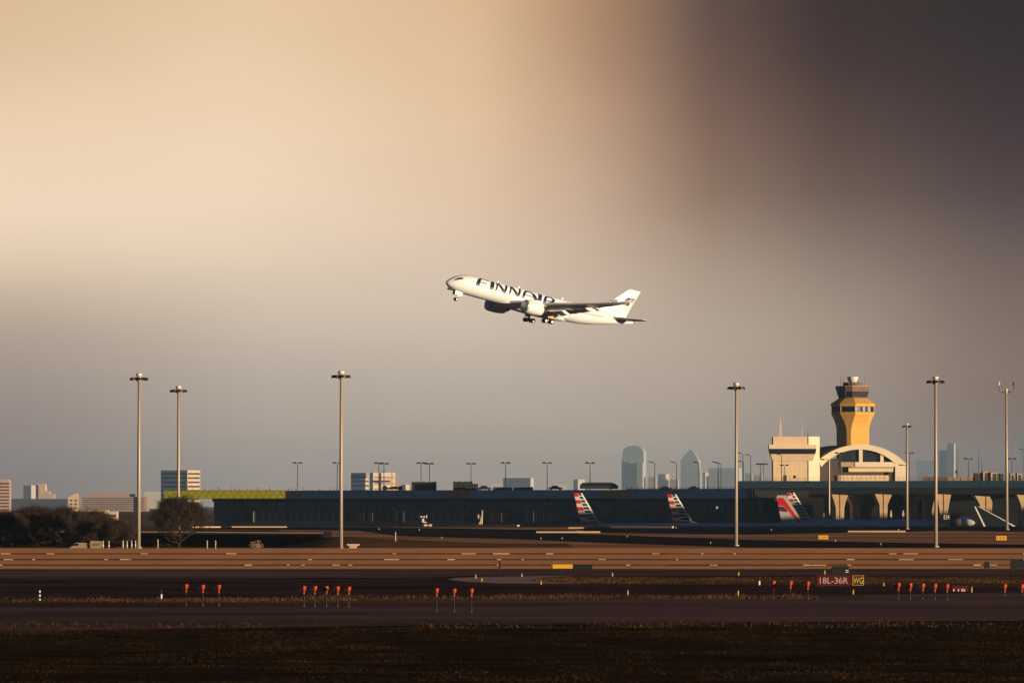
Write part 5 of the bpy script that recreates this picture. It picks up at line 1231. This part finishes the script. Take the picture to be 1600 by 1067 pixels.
# ------------------------------------------------------------------ low taxiway bridge with its dark underpass, left
BD_ = 938.0
bx0, bx1 = X(-120, BD_), X(506, BD_)
br = thing('taxiway_bridge', 'low concrete taxiway bridge over a dark underpass behind the left trees', 'bridge', (bx0, BD_, 0))
W = bx1 - bx0; zt = Z(826.5, BD_)
m_brc = M('bridge_edge', (.20, .12, .075), .9, .2, .3)
MB().loft([[(0, 0, zt - .5), (W, 0, zt - 1.0), (W, 40, zt - 1.0), (0, 40, zt - .5)], [(0, 0, zt - .15), (W, 0, zt - .55), (W, 40, zt - .55), (0, 40, zt - .15)]]).build('deck', m_asphb, br)
MB().loft([[(0, -.15, zt - .3), (W, -.15, zt - .7), (W, -.01, zt - .7), (0, -.01, zt - .3)], [(0, -.15, zt - .1), (W, -.15, zt - .5), (W, -.01, zt - .5), (0, -.01, zt - .1)]]).build('edge_beam', m_brc, br)
MB().box((0, 30, 0), (W, 31, zt - .6)).build('rear_wall', m_asphb, br)
MB().box((W - .4, .5, 0), (W, 40, zt - 1.05)).build('abutment', m_asphb, br)
for k in range(1, 5): MB().tube((W * k / 5, 14, 0), (W * k / 5, 14, zt - 1), .4, n=10).build('column', m_asphb, br)
# grassy embankment rising to the bridge deck on its right
em = MB(); ring0, ring1, ring2 = [], [], []
e = [(428, 857, 0), (470, 850, .55), (508, 838, 1.6), (540, 836, 1.8), (620, 838, 1.3), (760, 845, .5), (900, 855, 0)]
pts = [(X(px, BD_ - 4 + 0), BD_ - 4, z) for px, y, z in e]
vs = []
for x, y, z in pts: vs += [(x, y - 12 - z * 3, 0), (x, y, z), (x, y + 60, z * .6), (x, y + 90, 0)]
em.add(vs, [(i * 4 + k, i * 4 + 4 + k, i * 4 + 5 + k, i * 4 + 1 + k) for i in range(len(pts) - 1) for k in range(3)])
tag(em.build('embankment', m_soil, None, True), kind='structure')
# pale dry bush at the underpass
def bush(px, yt, D, label):
    zt = Z(yt, D); t = thing('dry_bush', label, 'bush', (X(px, D), D, 0)); m_ = MB(); r2 = random.Random(3)
    for k in range(260):
        a, b = r2.uniform(0, 6.28), r2.uniform(.2, 1.3); p = Vector((math.cos(a) * math.cos(b), math.sin(a) * math.cos(b), math.sin(b))) * r2.uniform(.25, 1) * zt * .62 + Vector((0, 0, zt * .35))
        d = Vector((r2.uniform(-1, 1), r2.uniform(-1, 1), r2.uniform(-.3, 1))).normalized() * .16; o = d.orthogonal().normalized() * .07
        m_.add([p - o, p + o, p + d], [(0, 1, 2)])
    m_.build('foliage', M('pale_dry_leaf', (.34, .25, .16), .9, .35), t)
    MB().tube((0, 0, 0), (0, 0, zt * .5), .08, .03, 6).build('stem', m_bark, t)
bush(401, 843, 800, 'pale dry bush lit by the sun in front of the dark underpass')

# ------------------------------------------------------------------ bare trees
def bare_tree(px, wpx, ytop, D, seed, label, dens=1.0, low=.12):
    r2 = random.Random(seed); H_ = Z(ytop, D); Wd = wpx * D / F
    t = thing('bare_tree', label, 'tree', (X(px, D), D, 0), 0, 'bare winter trees behind the fence')
    tr = MB(); tw_v, tw_f = [], []
    def twig(p, d, L, w_):
        n_ = 3; side = d.cross(Vector((r2.uniform(-1, 1), r2.uniform(-1, 1), r2.uniform(-1, 1)))).normalized() * w_; q_ = p
        for k in range(n_):
            nd = (d + Vector((r2.uniform(-.35, .35), r2.uniform(-.35, .35), r2.uniform(-.15, .35)))).normalized(); q2 = q_ + nd * (L / n_)
            f0, f1 = 1 - k / n_, 1 - (k + 1) / n_ + .12
            o = len(tw_v); tw_v.extend([tuple(q_ - side * f0), tuple(q_ + side * f0), tuple(q2 + side * f1), tuple(q2 - side * f1)]); tw_f.append((o, o + 1, o + 2, o + 3)); q_ = q2; d = nd
    def inside(p): return ((p.x / (Wd * .5)) ** 2 + (p.y / (Wd * .5)) ** 2 + ((p.z - H_ * .36) / (H_ * (.58 if p.z > H_ * .36 else .45))) ** 2) < r2.uniform(.55, 1.1)
    def grow(p, d, L, rad, lev):
        n_ = 3; q_ = p
        for k in range(n_):
            nd = (d + Vector((r2.uniform(-.28, .28), r2.uniform(-.28, .28), r2.uniform(-.12, .2)))).normalized(); q2 = q_ + nd * L / n_
            r0, r1 = rad * (1 - .25 * k), rad * (1 - .25 * (k + 1))
            tr.tube(q_, q2, max(r0, .012), max(r1, .01), 5 if lev < 2 else 3, caps=False)
            if lev >= 1:
                for _ in range(int(7 * dens) if lev > 1 else 4):
                    td = (nd * .6 + Vector((r2.uniform(-1, 1), r2.uniform(-1, 1), r2.uniform(-.3, 1)))).normalized(); twig(q_ + (q2 - q_) * r2.random(), td, r2.uniform(.5, 1.3), .017)
            if lev < 4 and k > 0:
                for _ in range(2 if lev > 0 else 3):
                    sd_ = (nd * .75 + Vector((r2.uniform(-1, 1), r2.uniform(-1, 1), r2.uniform(-.35, .7)))).normalized()
                    if inside(q2 + sd_ * L * .3): grow(q2, sd_, L * r2.uniform(.58, .8), rad * .55, lev + 1)
            q_, d = q2, nd
            if not inside(q_) and lev > 0: break
    tr.tube((0, 0, -.1), (.05, 0, H_ * low), .3, .22, 8, caps=False)
    for k in range(11):
        a = k * 2.4 + r2.uniform(-.3, .3); b = r2.uniform(-.15, 1.3)
        grow(Vector((.05, 0, H_ * low * r2.uniform(.7, 1))), Vector((math.cos(a) * math.cos(b), math.sin(a) * math.cos(b), math.sin(b))), max(H_, Wd) * .36, .15, 0)
    tr.build('trunk', m_bark, t)
    MB().add(tw_v, tw_f).build('crown', m_twig, t)
bare_tree(8, 84, 797, 900, 11, 'dense bare tree at the left edge of the picture', 1.5)
bare_tree(58, 100, 787, 915, 12, 'dense bare tree, tallest of the dark clump at left', 1.5)
bare_tree(108, 100, 787, 890, 13, 'dense bare tree in the middle of the dark clump, behind the cream van', 1.5)
bare_tree(152, 76, 797, 905, 14, 'lower bare tree at the right of the dark clump', 1.4)
bare_tree(182, 60, 809, 885, 15, 'smallest bare tree left of the tall left mast', 1.2)
bare_tree(279, 112, 769, 920, 16, 'single rounded bare tree around the shorter left mast', 1.1)

# ------------------------------------------------------------------ grass
def grass(name, label, regions, mat, seed, hmin, hmax, wid):
    g_ = np.random.default_rng(seed); V_, F_ = [], []
    for (y0, y1, xa, xb, n) in regions:      # photo rows and columns, count
        D0, D1 = DG(y1), DG(y0)
        D = np.sqrt(g_.uniform(D0 ** 2, D1 ** 2, n)); u = g_.uniform(0, 1, n)
        xl = (xa - 800) / F * D; xr = (xb - 800) / F * D; x = xl + (xr - xl) * u
        cl = .5 + .5 * np.sin(x * .9 + 3 * np.sin(D * .23)) * np.sin(D * .35 + 2 * np.sin(x * .31)) ; h = (hmin + (hmax - hmin) * g_.random(n) ** 2) * (.5 + .7 * cl)
        f = lambda a, b, c: np.sin(x * a + 1.7 * np.sin(D * b + c)) * np.sin(D * b * .7 + 1.3 * np.sin(x * a * .6 + c))
        pat = .5 + .28 * f(.35, .11, 0) + .22 * f(1.1, .29, 2) + .2 * f(.13, .05, 4)
        keep = g_.random(n) < np.clip(pat * 1.5 - .1, .08, 1); x, D, h = x[keep], D[keep], (h * (.45 + pat))[keep]; n = len(x)
        a = g_.uniform(0, 6.28, n); w_ = wid * g_.uniform(.6, 1.6, n); lx, ly = g_.normal(0, .45, n) * h, g_.normal(0, .45, n) * h
        dx, dy = np.cos(a) * w_, np.sin(a) * w_
        v = np.empty((n, 3, 3)); v[:, 0] = np.stack([x - dx, D - dy, np.full(n, .02)], 1); v[:, 1] = np.stack([x + dx, D + dy, np.full(n, .02)], 1); v[:, 2] = np.stack([x + lx, D + ly, h], 1)
        V_.append(v.reshape(-1, 3))
    V_ = np.concatenate(V_); n = len(V_) // 3
    me = bpy.data.meshes.new(name); me.vertices.add(len(V_)); me.vertices.foreach_set('co', V_.ravel()); me.loops.add(n * 3); me.loops.foreach_set('vertex_index', np.arange(n * 3)); me.polygons.add(n)
    me.polygons.foreach_set('loop_start', np.arange(n) * 3); me.update(calc_edges=True); me.validate(); me.materials.append(mat)
    o = bpy.data.objects.new(name, me); COL.objects.link(o)
    return tag(o, label, 'grass', kind='stuff')
m_gr1 = M('dry_grass_dark', (.024, .014, .0065), .9, .6, .2, stretch=(.15, 1, 1), col2=(.030, .0165, .008), spec=0.0)
m_gr2 = M('dry_grass_straw', (.105, .054, .023), .9, .4, .4, spec=0.0)
grass('near_grass', 'rough dark dry grass along the bottom of the picture', [(973, 1100, -60, 1660, 240000), (968, 985, -60, 1660, 9000)], m_gr1, 1, .02, .10, .024)
grass('verge_grass', 'thin strip of straw-coloured grass between the two dark pavements', [(935, 941, -60, 560, 7000), (931, 937, 480, 1280, 9000), (974, 982, -60, 1660, 2500)], m_gr2, 2, .03, .34, .02)
grass('island_grass', 'straw-coloured grass on the island behind the orange lights', [(902, 912, 880, 1660, 16000), (904, 910, 838, 900, 900)], m_gr2, 3, .05, .22, .025)
